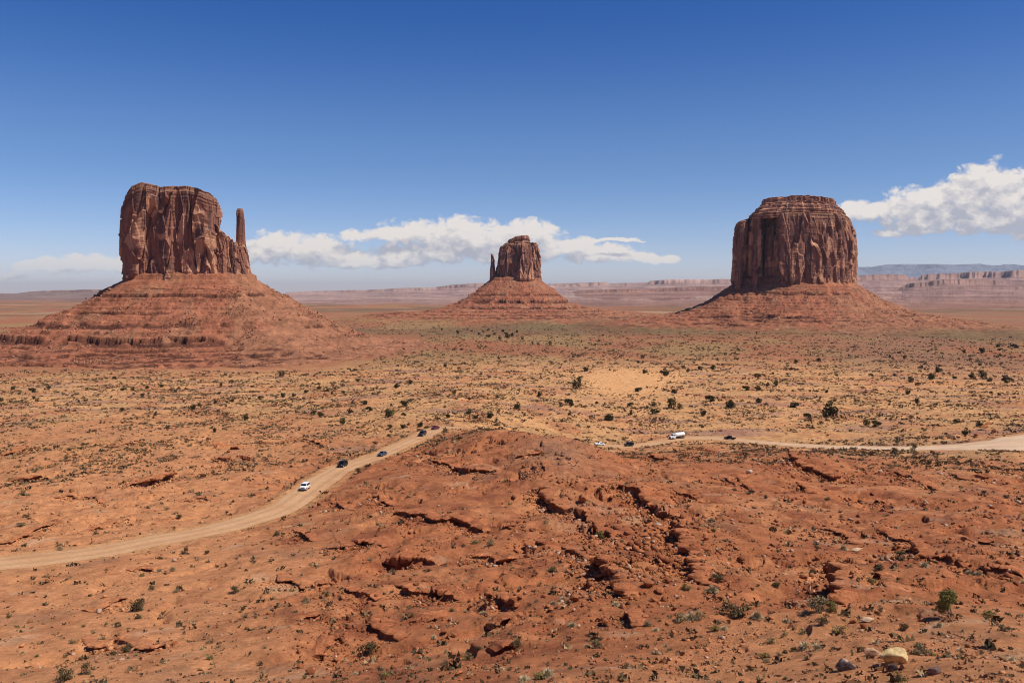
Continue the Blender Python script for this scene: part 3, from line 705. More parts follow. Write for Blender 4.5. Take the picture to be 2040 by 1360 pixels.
add(talus(None, Dw, talW, [(-14,28),(0,22),(42,-2),(68,-19),(122,-43),(155,-58),(192,-72),(210,-75),(250,-80),(340,-89),(390,-92),(460,-99)],
      [(8,1.2,290,460),(-2,3.6,180,560),(-27,1.4,150,330),(-43,4.2,40,480),(-47,3.5,590,680),(-62,8.5,-200,470),(-62,3,670,760),(-74,1.6,-300,520),(-78.5,1.8,-300,600),(-82.5,1.6,-300,640),(-86,2.0,-300,560)], seed=300), wm)
# East butte (middle)
De = 3000
em = empty('butte', ((1025 - CX) / F * De, De, -80)); tag(em, 'small distant middle butte with a stubby spire on its left and a block on top', 'butte'); bpy.context.view_layer.update()
add(cliff('cliff', None, De, 1033, [(990,0),(992,-45),(1004,-70),(1018,-60),(1035,-78),(1058,-70),(1062,-58),(1073,-50),(1076,0),(1072,50),(1030,75),(995,50)], 48,
      [(985,494),(996,489),(1002,486),(1012,485),(1050,484),(1069,485),(1072,490),(1080,496)],
      [(0,1.0,1.02),(.2,.98,1.0),(.5,.94,.96),(.8,.88,.93),(.93,.80,.90),(1,.66,.86)], n=600, m=180, amp=1.2, wid=1.3, seed=400), em)
add(cliff('cap_rock', None, De, 1032, [(1009,0),(1012,-28),(1035,-34),(1054,-28),(1057,0),(1052,28),(1030,34),(1012,26)], 166,
      [(1004,479),(1010,478),(1020,476),(1026,472),(1040,470),(1052,469),(1055,474),(1060,480)],
      [(0,1,1),(.3,.92,.95),(.45,1.02,1.0),(.6,.8,.9),(.75,.93,.95),(1,.8,.9)], n=240, m=70, amp=.5, wid=.6, seed=420), em)
add(cliff('thumb_spire', None, De, 981, [(976,0),(977,-14),(984,-16),(990,-10),(992,0),(990,14),(983,16),(977,12)], 42,
      [(970,506),(978,505),(982,507),(985,514),(989,525),(998,532)],
      [(0,1.2,1.5),(.3,1.05,1.2),(.55,.95,1.0),(.62,.8,.55),(.85,.6,.35),(.93,.7,.42),(1,.5,.3)], n=200, m=120, amp=.35, wid=.4, seed=440), em)
add(talus(None, De, [(974,0),(976,-45),(990,-60),(1035,-78),(1062,-70),(1076,-50),(1080,0),(1074,50),(1030,75),(978,50)],
      [(-14,52),(0,45),(35,18),(65,-5),(95,-24),(130,-38),(180,-52),(260,-60),(420,-72),(520,-84),(600,-96)],
      [(-2,4.5,900,1200),(-24,8,930,1165),(-44,4,900,1190),(-56,2,800,1200),(-64,2.2,700,1200),(-70,2,700,1300)], n=900, m=300, seed=460, lam=1.5), em)
# Merrick-like big butte (right)
Dm = 2200
mm = empty('butte', ((1582 - CX) / F * Dm, Dm, -80)); tag(mm, 'massive right butte, squat with a stepped cap and deep shade on its left side', 'butte'); bpy.context.view_layer.update()
footM = [(1462,40),(1463,-20),(1467,-42),(1476,-44),(1480,-30),(1482,12),(1490,14),(1494,-30),(1498,-58),(1507,-60),(1511,-34),(1514,20),(1524,28),(1527,-4),(1531,-34),(1536,-34),(1539,0),(1543,6),(1547,-62),(1556,-92),(1590,-92),(1625,-96),(1660,-90),(1690,-70),(1703,-25),(1704,50),(1690,95),(1600,110),(1500,100),(1466,75)]
add(cliff('cliff', None, Dm, 1585, footM, 26,
      [(1440,446),(1468,444),(1480,441),(1492,438),(1500,434),(1530,431),(1560,430),(1600,429),(1660,430),(1684,432),(1694,437),(1700,441),(1720,446)],
      [(0,1.01,1.0),(.1,1.0,1.0),(.4,.985,1.005),(.7,.97,1.0),(.85,.96,.975),(.95,.95,.93),(1,.93,.90)], n=1000, seed=500, amp=.8, wid=1.5, topbed=.12), mm)
add(cliff('cap_layer', None, Dm, 1590, [(1492,0),(1496,-45),(1530,-70),(1590,-78),(1650,-74),(1682,-45),(1686,0),(1680,60),(1600,85),(1500,60)], 186,
      [(1480,420),(1500,416),(1512,411),(1522,408),(1590,405),(1660,408),(1668,411),(1684,416),(1690,420)],
      [(0,1.0,1.0),(.35,1.0,1.0),(.40,.95,.98),(.55,.96,1.0),(.62,.88,.96),(.8,.88,.95),(.86,.80,.88),(1,.78,.86)], n=700, m=110, amp=1.5, wid=.6, seed=540, basebed=.9, bandtop=.01, colk=.25, sink=4), mm)
add(cliff('cap_rock', None, Dm, 1590, [(1519,0),(1521,-38),(1550,-54),(1600,-58),(1650,-52),(1662,-30),(1664,0),(1655,45),(1590,55),(1525,40)], 213,
      [(1510,402),(1520,400),(1540,397),(1565,397),(1580,394),(1610,394),(1640,397),(1660,398),(1670,403)],
      [(0,.98,.97),(.3,.97,.97),(.45,1.01,1.0),(.8,1.02,1.01),(1,.97,.97)], n=600, m=60, amp=1.3, wid=.5, seed=560, basebed=.5, bandtop=.05, colk=.6, sink=4), mm)
add(talus(None, Dm, [(1462,30),(1464,-15),(1500,-30),(1540,-50),(1560,-84),(1625,-96),(1690,-70),(1703,-25),(1704,50),(1690,95),(1600,110),(1500,100),(1466,75)],
      [(-14,36),(0,28),(24,12),(45,-2.5),(75,-20),(105,-36),(155,-50),(220,-60),(300,-70),(380,-78),(450,-90)],
      [(2,4.4,1505,1690),(-12,1.5,1440,1560),(-44,1.5,1380,1560),(-51,5,1385,1640),(-50,2.5,1790,1835),(-66,2.0,1390,1510),(-58,1.5,1400,1800)], n=1200, m=340, seed=580), mm)

# ------------------------------------------------------------------ far mesas on the horizon
def hills(name, label, D, depth, tops, zfoot, front, seed, col, nc=1000, jag=1.0, cliffy=1.0):
    tp = np.array(tops, float); px = np.linspace(tp[0, 0], tp[-1, 0], nc); topz = (HY - np.interp(px, tp[:, 0], tp[:, 1])) / F * D
    topz = topz + (fbm(px / 80, px * 0, seed, 4) * 10 + (cells(px / 30, px * 0, seed + 2)[0] - .5) * 5) * jag
    q = np.concatenate([np.linspace(0, 1, 80), [1.3, 2.0]]); Q = q[:, None] + 0 * px[None, :]; PX = px[None, :] + 0 * Q
    u = (px - CX) / F
    n = fbm(PX / 150, Q * .9, seed + 3, 6) * .26
    qq = np.clip(Q + n * np.clip(Q * 3, 0, 1) * (Q < 1.2), 0, 1)
    prof = np.interp(qq, [0, .4, .41, .6, .61, .78, .79, .93, .945, 1], [0, .20, .225, .38, .415, .58, .62, .78, .97, 1.0]) if cliffy else np.interp(qq, [0, .5, 1], [0, .5, 1])
    z = zfoot + (topz[None, :] - zfoot) * prof
    end = sst(px, px[0], px[0] + 80) * (1 - sst(px, px[-1] - 80, px[-1]))
    z = zfoot + (z - zfoot) * end[None, :]
    Dd = np.where(Q > 1, D + depth * (Q - 1), D - front * (1 - Q) ** 1.0)
    c0 = np.array(col); C = np.zeros(z.shape + (3,)) + c0
    band = sst(perlin(z / 12, PX / 400, seed + 5) + .5 * perlin(z / 5, PX / 300, seed + 6), -0.1, .4)
    C = mixc_(C, c0 * np.array([.68, .60, .62]) + 0 * C, band * .7)
    C = mixc_(C, c0 * 1.25 + 0 * C, sst(fbm(PX / 180, z / 22, seed + 9, 4), .0, .3) * .7)
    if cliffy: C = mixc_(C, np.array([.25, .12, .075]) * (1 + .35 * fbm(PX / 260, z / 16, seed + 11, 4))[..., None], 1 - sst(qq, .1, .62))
    V = np.stack([u[None, :] * Dd, Dd, z], -1).reshape(-1, 3)
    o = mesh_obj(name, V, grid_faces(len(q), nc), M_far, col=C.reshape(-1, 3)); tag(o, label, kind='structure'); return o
hills('hills', 'hazy mesa along the left horizon', 17000, 9000, [(-300,590),(-60,586),(30,584),(60,580),(110,578),(150,577),(200,577),(300,581),(420,588),(560,592)], -120, 6500, 600, (.24, .15, .11))
hills('hills', 'pale banded tableland behind the middle butte', 15000, 9000, [(500,588),(620,579),(700,577),(760,575),(860,572),(900,567),(960,565),(1080,566),(1140,564),(1200,561),(1300,558),(1400,556),(1480,555),(1600,555),(1760,556)], -125, 10500, 620, (.34, .215, .17), jag=.4)
hills('hills', 'low dark broken cliffs in front of the pale tableland', 10000, 1800, [(1080,584),(1120,578),(1180,577),(1240,575),(1300,576),(1340,572),(1400,571),(1500,570),(1620,572)], -108, 3500, 630, (.26, .14, .10), jag=.5)
hills('hills', 'layered red tableland along the right horizon', 13000, 9000, [(1560,575),(1650,560),(1700,551),(1760,546),(1830,545),(1900,543),(1960,541),(2000,543),(2060,540),(2160,537),(2400,536)], -125, 9000, 640, (.31, .185, .145), jag=.5)
hills('hills', 'low broken rock ridge at the foot of the right tableland', 9500, 2500, [(1740,580),(1760,566),(1790,561),(1830,563),(1880,557),(1940,557),(2000,557),(2100,553),(2400,552)], -105, 4500, 660, (.27, .155, .12), jag=.7)
hills('hills', 'blue mountain range far beyond the right tableland', 43000, 9000, [(1500,545),(1640,540),(1700,530),(1760,527),(1830,526),(1900,528),(1960,525),(2010,525),(2060,531),(2150,535),(2400,538)], -200, 8000, 680, (.18, .20, .24), jag=1.0, cliffy=0)  # bluish base colour carries part of the distance haze

# ------------------------------------------------------------------ labels: rank among its kind seen from a landmark
ORD = ['nearest', 'second nearest', 'third nearest', 'fourth nearest', 'fifth nearest', 'sixth nearest', 'seventh nearest', 'eighth nearest', 'ninth nearest', 'tenth nearest', 'eleventh nearest', 'twelfth nearest']
LM = [('the white off-roader', 622, 973), ('the black off-roader', 686, 925), ('the grey blue saloon', 754, 907), ('the maroon car', 868, 851), ('the white tanker truck', 1351, 868), ('the lone black pickup', 1455, 871),
      ('the big cream boulder', 1780, 1297), ('the tall bushy juniper', 1890, 1200), ('the black flats overhang', 293, 957), ('the middle butte', 1026, 560), ('the right butte', 1585, 560), ('the pale rimmed ledge', 612, 1155),
      ('the tall cliff edge', 1635, 935), ('the lower left corner', 0, 1360), ('the lower right corner', 2040, 1360), ('the left butte', 378, 560), ('the bare mound top', 1110, 875)]
DIRS = ['right of', 'below right of', 'below', 'below left of', 'left of', 'above left of', 'above', 'above right of']
def to_px(v): return (CX + F * v[0] / v[1], HY - F * v[2] / v[1])
KINDS = {}
def register(kind, o, desc, p): KINDS.setdefault(kind, []).append((o, desc, p))
def write_labels():
    for kind, L in KINDS.items():
        P = np.array([l[2] for l in L]); best = [(99, 1e9, None)] * len(L)
        for (nm, lx, ly) in LM:
            dx = P[:, 0] - lx; dy = P[:, 1] - ly; dist = np.hypot(dx, dy)
            dr = (np.round(np.arctan2(dy, dx) / (math.pi / 4)).astype(int)) % 8
            for d in range(8):
                ids = np.where(dr == d)[0]; ids = ids[np.argsort(dist[ids])]
                for rk, i in enumerate(ids):
                    if (rk, dist[i]) < best[i][:2] and rk < len(ORD): best[i] = (rk, dist[i], f'{ORD[rk]} one {DIRS[d]} {nm}')
        used = set()
        for (o, desc, p), b in zip(L, best):
            if b[2] is None:
                # fall back: order along a row counted from the nearer side of the photo
                side = 'left' if p[0] < 1020 else 'right'
                rk = int(np.sum((P[:, 0] < p[0]) if side == 'left' else (P[:, 0] > p[0])))
                b = (0, 0, f'number {rk + 1} counting from the {side} edge')
            o['label'] = f'{desc}, {b[2]}'

OVER = {16: 1.2, 25: 1.3, 26: 2.6, 27: .5, 30: 0, 29: 1.7, 28: .4, 31: .7, 32: 1.6, 34: .6, 35: 1.6}
def ledge_obj(q, h, label, seed, over=0.0):
    st = 0.22
    d = np.concatenate([[0], np.cumsum(np.linalg.norm(np.diff(q, axis=0), axis=1))]); s = np.arange(0, d[-1], st)
    qx = np.interp(s, d, q[:, 0]); qy = np.interp(s, d, q[:, 1])
    tx = np.gradient(qx); ty = np.gradient(qy); L = np.hypot(tx, ty) + 1e-9; nx, ny = ty / L, -tx / L    # toward the low side
    w = s + perlin(s / 3, s * 0, seed) * 0.8
    b1 = cells(w / 1.7, s * 0 + .5, seed + 1)[0] - .5; b2 = cells(w / 0.75, s * 0 + .5, seed + 2)[0] - .5
    e1 = cells(w / 1.7, s * 0 + .5, seed + 1)[2]; crack = np.exp(-(e1 / 0.12) ** 2)
    big = perlin(s / 6.0, s * 0, seed + 4)
    jit = b1 * 0.9 + b2 * 0.45 + big * 1.0 - crack * 0.35
    jit = jit * (0.45 + 0.35 * h)
    tap = np.clip(np.minimum(s, s[-1] - s) / min(4.0, s[-1] * .25), 0.05, 1)
    gap = sst(perlin(s / 4.2, s * 0 + 3, seed + 5), -0.42, -0.15)      # stretches where the ledge has crumbled
    hh = h * tap * (0.8 + .4 * b1) * (0.25 + 0.75 * gap)
    zt = height(qx - nx * 0.9, qy - ny * 0.9); zb = height(qx + nx * (1.2), qy + ny * 1.2)
    zt = np.maximum(zt, zb + hh * 0.55)
    top = zt + 0.06 + b1 * 0.22 * h ** .5 * tap
    prof = [(-2.4, 'T', -0.5), (-1.2, 'T', -.04), (-0.25, 'T', 0.04), (0.28, 'T', -0.03), (0.42, 'T', -.16), (0.36, 'M', .30), (0.46, 'M', .5), (0.05, 'M', .56), (-.35, 'M', .8), (-.45, 'M', 1.1), (-.3, 'B', -.7), (-2.4, 'B', -.9)]
    rows = []; ks = np.clip(np.hypot(qx, qy) / 130 * (.55 + .35 * h), .3, 1.15)
    for k, (o_, ref, v) in enumerate(prof):
        oo = o_ + (jit if k in (2, 3, 4, 5, 6) else jit * .6 if k in (1, 7, 8, 9) else 0) + (perlin(s / .5, s * 0 + k * 3.1, seed + 7) * .16)
        oo = oo * ks
        z = top + v * max(.4, min(1, h)) * ks if ref == 'T' else (top - (top - zb) * v if ref == 'M' else zb + v)
        if k in (3, 4, 5): oo = oo + ks * over * (.75 + .5 * perlin(s / 4, s * 0, seed + 9)) * tap
        if k in (6, 7): oo = oo - over * .4
        if k == 5 and over: z = top - (top - zb) * .22
        if ref == 'T' and k in (2, 3): z = z + b2 * .18
        rows.append(np.stack([qx + nx * oo, qy + ny * oo, z], -1))
    G = np.stack(rows, 1)          # along, around
    cen = G[0].mean(0)
    C = np.zeros(G.shape) + RED * 1.02
    C = mixc_(C, REDD * .9 + 0 * C, np.clip(np.abs(b1[:, None]) * 1.4 + 0 * G[..., 0], 0, .8))
    C[:, :4] = C[:, :4] * .6 + ground_col(qx, qy)[:, None] * .4
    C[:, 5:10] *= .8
    Fc = grid_faces(G.shape[0], G.shape[1], True)
    n = G.shape[1]; F2 = [tuple(f) for f in Fc] + [tuple(range(n)), tuple(range(len(s) * n - 1, (len(s) - 1) * n - 1, -1))]
    o = mesh_obj('rock_ledge', G.reshape(-1, 3), F2, M_ledge, col=C.reshape(-1, 3)); tag(o, label, 'rock ledge', 'rock ledges breaking the desert slopes'); return o
for i, ((q, h), L) in enumerate(zip(LG, LEDGES)): ledge_obj(q, h, L[2], 700 + i * 13, OVER.get(i, 0.35))

# ------------------------------------------------------------------ boulders
import bmesh
def ico(sub):
    bm = bmesh.new(); bmesh.ops.create_icosphere(bm, subdivisions=sub, radius=1.0)
    v = np.array([x.co[:] for x in bm.verts]); f = np.array([[w.index for w in x.verts] for x in bm.faces]); bm.free(); return v, f
ICO = {k: ico(k) for k in (1, 2, 4)}
def rock_verts(sub, seed, planes=11, flat=0.75, rough=0.05):
    """angular block: hull of a few points, edges split and roughened when seen close"""
    r_ = np.random.default_rng(seed); n = {1: 9, 2: 13, 4: 17}[sub]
    q = r_.normal(size=(n, 3)); q /= np.linalg.norm(q, axis=1)[:, None]; q *= r_.uniform(.85, 1.1, (n, 1)) * np.array([1, .8, 1])
    bm = bmesh.new(); vs = [bm.verts.new(x) for x in q]; g = bmesh.ops.convex_hull(bm, input=vs)
    for e in list(bm.verts):
        if not e.link_faces: bm.verts.remove(e)
    if sub > 1: bmesh.ops.bevel(bm, geom=list(bm.edges), offset=.05, segments=1, affect='EDGES')
    for _ in range(sub - 1 if sub < 4 else 3):
        bmesh.ops.triangulate(bm, faces=list(bm.faces)); bmesh.ops.subdivide_edges(bm, edges=[e for e in bm.edges if e.calc_length() > .28], cuts=1)
    bmesh.ops.triangulate(bm, faces=list(bm.faces)); bm.verts.index_update()
    v = np.array([x.co[:] for x in bm.verts]); f = np.array([[w.index for w in x.verts] for x in bm.faces]); bm.free()
    v = v * (1 + fbm(v[:, 0] * 2.3 + v[:, 2] * 1.3 + seed, v[:, 1] * 2.3 - v[:, 2], seed, 4) * rough * 2)[:, None]
    v[:, 2] *= flat; return v, f
def ground_tint(x, y, mul=1.0, jit=0.15):
    c = ground_col(np.atleast_1d(x), np.atleast_1d(y)); return c * mul
BROCK = [(1262,1120,24),(1295,1138,30),(1292,1168,28),(1314,1180,24),(1332,1160,22),(1195,1155,30),(1145,1198,30),(1180,1195,22),(1100,1214,20),(1035,1194,18),(1030,1209,22),(1160,1165,20),(1250,1064,18),(1275,1089,16),(1160,998,26),(1215,1014,14),(1330,1134,20),(1318,1113,20),(1345,1094,18),(1300,1209,14),(1095,1106,18),(1204,1246,38),
 (1828,1112,20),(1898,1120,22),(1912,1118,16),(1968,1128,20),(2008,1126,14),(1700,1240,18),(1722,1250,22),(1575,1202,14),(1060,1058,14),(1078,1062,12),(1128,1080,14),(885,1262,22),(905,1268,16),(1028,1100,14),(1050,1110,18),(1062,1130,16),(1288,1070,14),(1310,1062,16),(1352,1072,16),(1332,1052,14),(1262,1088,12),(1240,1210,20),(1285,1228,22),(1345,1215,18),(1085,1190,14),(915,1345,22),(935,1350,16),(600,1330,22),(620,1342,26),(596,1300,14),(760,1240,14),(1490,1000,10),(1655,1030,10),(1690,1045,12),(1820,1095,14),(1870,1104,16),(990,1160,14),(1012,1175,12),(830,1165,14),(1045,930,12),(1085,945,14),(1060,905,12),(1098,958,10),(1960,855,20),(1980,862,18),(1945,868,14),(1968,845,14),(455,902,12),(1240,1000,10)]
P3 = [(p[0], p[1]) for p in BROCK]
HERO = [((1780, 1322), 54, 'large cream coloured boulder with a flat top, brightest rock in the right foreground', (.56, .40, .19), 31, .72, (1.12, .85)),
        ((1683, 1334), 40, 'dark purplish boulder with a pale patch, alone on the bare red hump', (.10, .075, .075), 37, .7, (1.1, .85)),
        ((1778, 1336), 22, 'small dark boulder tucked under the front of the cream boulder', (.08, .06, .06), 9, .8, (1, .9)),
        ((1862, 1342), 28, 'brownish grey boulder lying right of the cream boulder', (.19, .125, .105), 12, .75, (1, .8)),
        ((1740, 1305), 34, 'cracked tan slab leaning against the left side of the cream boulder', (.50, .30, .17), 15, .5, (1, .8)),
        ((1728, 1238), 24, 'flat pale tan rock on the open ground below the craggy ledge', (.48, .32, .20), 18, .5, (1.2, .7)),
        ((1708, 1098), 26, 'low pale slab stranded on the slope between the ledges', (.55, .36, .22), 21, .35, (1.3, .7)),
        ((1493, 942), 14, 'small whitish rock alone on the dark slope left of the tall cliff edge', (.55, .40, .28), 24, .6, (1, .8))]
hx, hy, hz = cast([h[0] for h in HERO], height)
for (p, w, lab, c, sd, fl, asp), x, y, z in zip(HERO, hx, hy, hz):
    v, f = rock_verts(4, 100 + sd, 10, fl, .05); rad = w / F * y / 2 / 0.92
    v = v * np.array([asp[0], asp[1], 1]) * rad
    cc = np.array(c) * (1 + .35 * fbm(v[:, 0] * 1.2 + sd, v[:, 1] * 1.2 + v[:, 2] * 2, sd, 4))[:, None]
    if 'pale patch' in lab: cc = mixc_(cc, np.array([.5, .3, .2]) + 0 * cc, sst(perlin(v[:, 0] / rad * 2.2 + 4.2, v[:, 2] / rad * 2.2, 5), .15, .3) * (v[:, 2] > 0))
    o = mesh_obj('boulder', v, f, M_boulder, smooth=False, col=cc); o.location = (x, y, z + rad * fl * .62); tag(o, lab, 'boulder')
bx, by, bz = cast(P3, height)
bw = [b[2] for b in BROCK]
# more blocks fallen under the ledges
ex, ey, ew = [], [], []
for (q, h), L in zip(LG, LEDGES):
    if h < 1.1: continue
    for _ in range(int(2 + h * 2.2)):
        i = rng.integers(1, len(q) - 1); t = q[i + 1] - q[i]; n = np.array([t[1], -t[0]]) / (np.linalg.norm(t) + 1e-9)
        p = q[i] + n * rng.uniform(1.2, 5.5) ; ex.append(p[0]); ey.append(p[1]); ew.append(rng.uniform(.35, .95) * (0.6 + .2 * h))
for _ in range(120):      # the block field between the black ledges in the centre
    pxr = rng.uniform(1130, 1420); D_ = rng.uniform(112, 182); xx = (pxr - CX) / F * D_
    ex.append(xx); ey.append(D_); ew.append(float(np.clip(rng.lognormal(math.log(.68), .42), .35, 1.7)))
ez = height(np.array(ex), np.array(ey))
RV = [rock_verts(2, 50 + k, 13, rng.uniform(.55, .9), .03) for k in range(12)]
RM = []
for k, (v, f) in enumerate(RV):
    me_o = mesh_obj('boulder', v, f, M_boulder, col=(RED * rng.uniform(.62, 1.0)) * (1 + .3 * fbm(v[:, 0] * 2, v[:, 1] * 2 + v[:, 2] * 2, k, 3))[:, None]); RM.append(me_o)
def put_rock(x, y, z, rad, k, i):
    o = RM[k] if RM[k] is not None and not RM[k].get('placed') else RM[k].copy()
    if not o.get('placed'): o['placed'] = True
    else: COL.objects.link(o)
    o.location = (x, y, z + rad * .38); o.rotation_euler = (rng.uniform(-.35, .35), rng.uniform(-.35, .35), rng.uniform(0, 6.28)); o.scale = (rad, rad * rng.uniform(.7, 1), rad * rng.uniform(.8, 1.1))
    tag(o, None, 'boulder', 'red boulders and blocks scattered on the slopes'); register('boulder', o, 'small red boulder' if rad < .55 else 'blocky red boulder', to_px((x, y, z))); return o
i = 0
for x, y, z, w in zip(bx, by, bz, bw): put_rock(x, y, z, w / F * y / 2, i % 12, i); i += 1
for x, y, z, w in zip(ex, ey, ez, ew):
    if abs(to_px((x, y, z))[0] - CX) < 1010: put_rock(x, y, z, w / 1.6, i % 12, i); i += 1
for o in RM:
    if not o.get('placed'): bpy.data.objects.remove(o)
for o in COL.objects:
    if 'placed' in o.keys(): del o['placed']

def scatter(n, r0, r1, dens, seed):
    r_ = np.random.default_rng(seed); r = np.exp(r_.uniform(math.log(r0), math.log(r1), n)); a = r_.uniform(R(-32), R(32), n)
    x = r * np.sin(a); y = r * np.cos(a); keep = r_.uniform(0, 1, n) < dens(x, y); return x[keep], y[keep], r[keep], r_
def merge(name, proto, x, y, z, sc, rot, col, mat, squash=None, smooth=False):
    """one mesh holding many small copies of the prototypes"""
    Vs, Fs, Cs = [], [], []; base_i = 0
    pid = np.arange(len(x)) % len(proto)
    for k, (v, f) in enumerate(proto):
        m_ = pid == k; n = m_.sum()
        if n == 0: continue
        c, s = np.cos(rot[m_])[:, None], np.sin(rot[m_])[:, None]
        vx = (v[None, :, 0] * c - v[None, :, 1] * s) * sc[m_, None]; vy = (v[None, :, 0] * s + v[None, :, 1] * c) * sc[m_, None]; vz = v[None, :, 2] * sc[m_, None]
        if squash is not None: vz = vz * squash[m_, None]
        P = np.stack([vx + x[m_, None], vy + y[m_, None], vz + z[m_, None]], -1).reshape(-1, 3)
        Fs.append((f[None] + (np.arange(n) * len(v))[:, None, None] + base_i).reshape(-1, f.shape[1])); Vs.append(P); base_i += len(P)
        Cs.append(np.repeat(col[m_], len(v), 0))
    return mesh_obj(name, np.vstack(Vs), np.vstack(Fs), mat, smooth=smooth, col=np.vstack(Cs))
# rubble
def dens_rub(x, y):
    d, _, hw = road_d(x, y)
    px = px_of(x, y); r = np.hypot(x, y); cl = np.exp(-((px - 1290) / 130) ** 2 - ((r - 150) / 45) ** 2)
    return np.clip(rocky(x, y) * sst(fbm(x / 10, y / 10, 150, 3), -.05, .3) + .05 + cl * .75, 0, 1) * (d > hw + .5)
x, y, r, r_ = scatter(90000, 56, 460, dens_rub, 5)
# extra under the ledges
lx, ly = [], []
for (q, h) in LG:
    n = int(len(q) * (3 + 5 * h)); i_ = r_.integers(1, len(q) - 1, n); t = q[i_ + 1] - q[i_]; nn = np.stack([t[:, 1], -t[:, 0]], 1) / (np.linalg.norm(t, axis=1)[:, None] + 1e-9)
    o_ = np.abs(r_.normal(0, 2.6, n)) + .5; lx.append(q[i_, 0] + nn[:, 0] * o_ + r_.normal(0, .4, n)); ly.append(q[i_, 1] + nn[:, 1] * o_ + r_.normal(0, .4, n))
x = np.concatenate([x, *lx]); y = np.concatenate([y, *ly]); r = np.hypot(x, y)
dd_, _, hw_ = road_d(x, y); kp = dd_ > hw_ + .3; x, y, r = x[kp], y[kp], r[kp]
clu = np.exp(-((px_of(x, y) - 1290) / 130) ** 2 - ((r - 150) / 45) ** 2); sc = np.clip(r_.lognormal(math.log(.17), .60, len(x)), .07, .62) * (0.7 + r / 350) * (1 + .7 * clu) * (.6 + .4 * sst(r, 80, 130))
z = height(x, y) + sc * .15
col = ground_col(x, y) * r_.uniform(.5, 1.05, (len(x), 1))
pl_ = r_.uniform(0, 1, len(x)) < .10; col[pl_] = np.array([.46, .28, .18])
RP1 = [rock_verts(1, 70 + k, 7, [.75, .6, .35, .85][k % 4], .04) for k in range(12)]
o = merge('rubble', RP1, x, y, z, sc, r_.uniform(0, 6.28, len(x)), col, M_rubble); tag(o, 'small stones and broken rock strewn over the red slopes', 'rubble', kind='stuff')

for bt, (TX, TY, TZ, TD, TP, dmax, lam) in zip((wm, em, mm), TAL):
    r_ = np.random.default_rng(int(TX[0, 0]) + 900); fx = TX.ravel(); fy = TY.ravel(); fz = TZ.ravel()
    w = sst(TD, 5, 40) * (1 - sst(TD, dmax * .5, dmax * .8)) * (.06 + sst(fbm(TX / 55, TY / 55, 77, 4), -.02, .3)) * (TY < TY.mean() + 40) * (1 + 1.5 * (bt is wm) * sst(TP, 400, 520)) * (.4 + TD / dmax); w = w.ravel(); w = w / w.sum()
    n = {0: 9000, 1: 3000, 2: 6000}[[wm, em, mm].index(bt)]; ii = r_.choice(len(fx), n, p=w)
    sc = np.clip(r_.lognormal(math.log(.85), .5, n), .4, 3.6) * lam ** .8
    col = np.array([.30, .125, .07]) * r_.uniform(.6, 1.5, (n, 1)); col[r_.uniform(0, 1, n) < .25] = np.array([.40, .22, .125])
    o = merge('fallen_rocks', RP1, fx[ii] + r_.normal(0, 1.5, n), fy[ii] + r_.normal(0, 1.5, n), fz[ii] + sc * .2, sc, r_.uniform(0, 6.28, n), col, M_rubble)
    o['kind'] = 'stuff'; add(o, bt)

# ------------------------------------------------------------------ plants
def leaf_cloud(n, size, seed, rx=1.0, rz=.9, zc=.75, lumps=7, shell=.55):
    """leaf sized faces grouped in lumps; unit crown about 1 in half width"""
    r_ = np.random.default_rng(seed)
    lc = r_.normal(size=(lumps, 3)); lc /= np.linalg.norm(lc, axis=1)[:, None]; lc *= r_.uniform(.35, .68, (lumps, 1)); lr = r_.uniform(.32, .52, lumps)
    k = r_.integers(0, lumps, n); d = r_.normal(size=(n, 3)); d /= np.linalg.norm(d, axis=1)[:, None]
    p = lc[k] + d * lr[k][:, None] * r_.uniform(shell, 1.0, (n, 1))
    p[:, 0] *= rx; p[:, 1] *= rx; p[:, 2] = p[:, 2] * rz + zc; p[:, 2] = np.maximum(p[:, 2], .05)
    a = r_.normal(size=(n, 3)); a /= np.linalg.norm(a, axis=1)[:, None]; b = np.cross(a, d + .3 * r_.normal(size=(n, 3))); b /= np.linalg.norm(b, axis=1)[:, None] + 1e-9
    s = size * r_.uniform(.6, 1.4, (n, 1))
    V = np.stack([p - a * s * .6, p + b * s * .45, p + a * s * .6, p - b * s * .45], 1).reshape(-1, 3)
    return V, np.arange(n * 4).reshape(-1, 4)
def twigs(n, seed, h=1.0, spread=1.0, w=.02, zbase=0.0, bend=.2, up=.6):
    """thin tapering blades fanning out from the base"""
    r_ = np.random.default_rng(seed); az = r_.uniform(0, 6.28, n); el = r_.uniform(up, 1.5, n); L = h * r_.uniform(.6, 1.0, n)
    d = np.stack([np.cos(az) * np.cos(el) * spread, np.sin(az) * np.cos(el) * spread, np.sin(el)], 1)
    b0 = np.stack([r_.normal(0, .1, n), r_.normal(0, .1, n), np.full(n, zbase)], 1)
    sd = np.stack([-np.sin(az), np.cos(az), az * 0], 1) * w
    m_ = b0 + d * L[:, None] * .55 + np.array([0, 0, .0]); e = b0 + d * L[:, None] - np.array([0, 0, 1]) * (bend * L[:, None] * np.cos(el)[:, None])
    V = np.stack([b0 - sd, b0 + sd, m_ + sd * .8, m_ - sd * .8, e], 1).reshape(-1, 3)
    i = np.arange(n)[:, None] * 5
    F4 = np.concatenate([i + np.array([[0, 1, 2, 3]]), i + np.array([[3, 2, 4, 4]])]); 
    return V, [tuple(dict.fromkeys(map(int, f))) for f in F4]
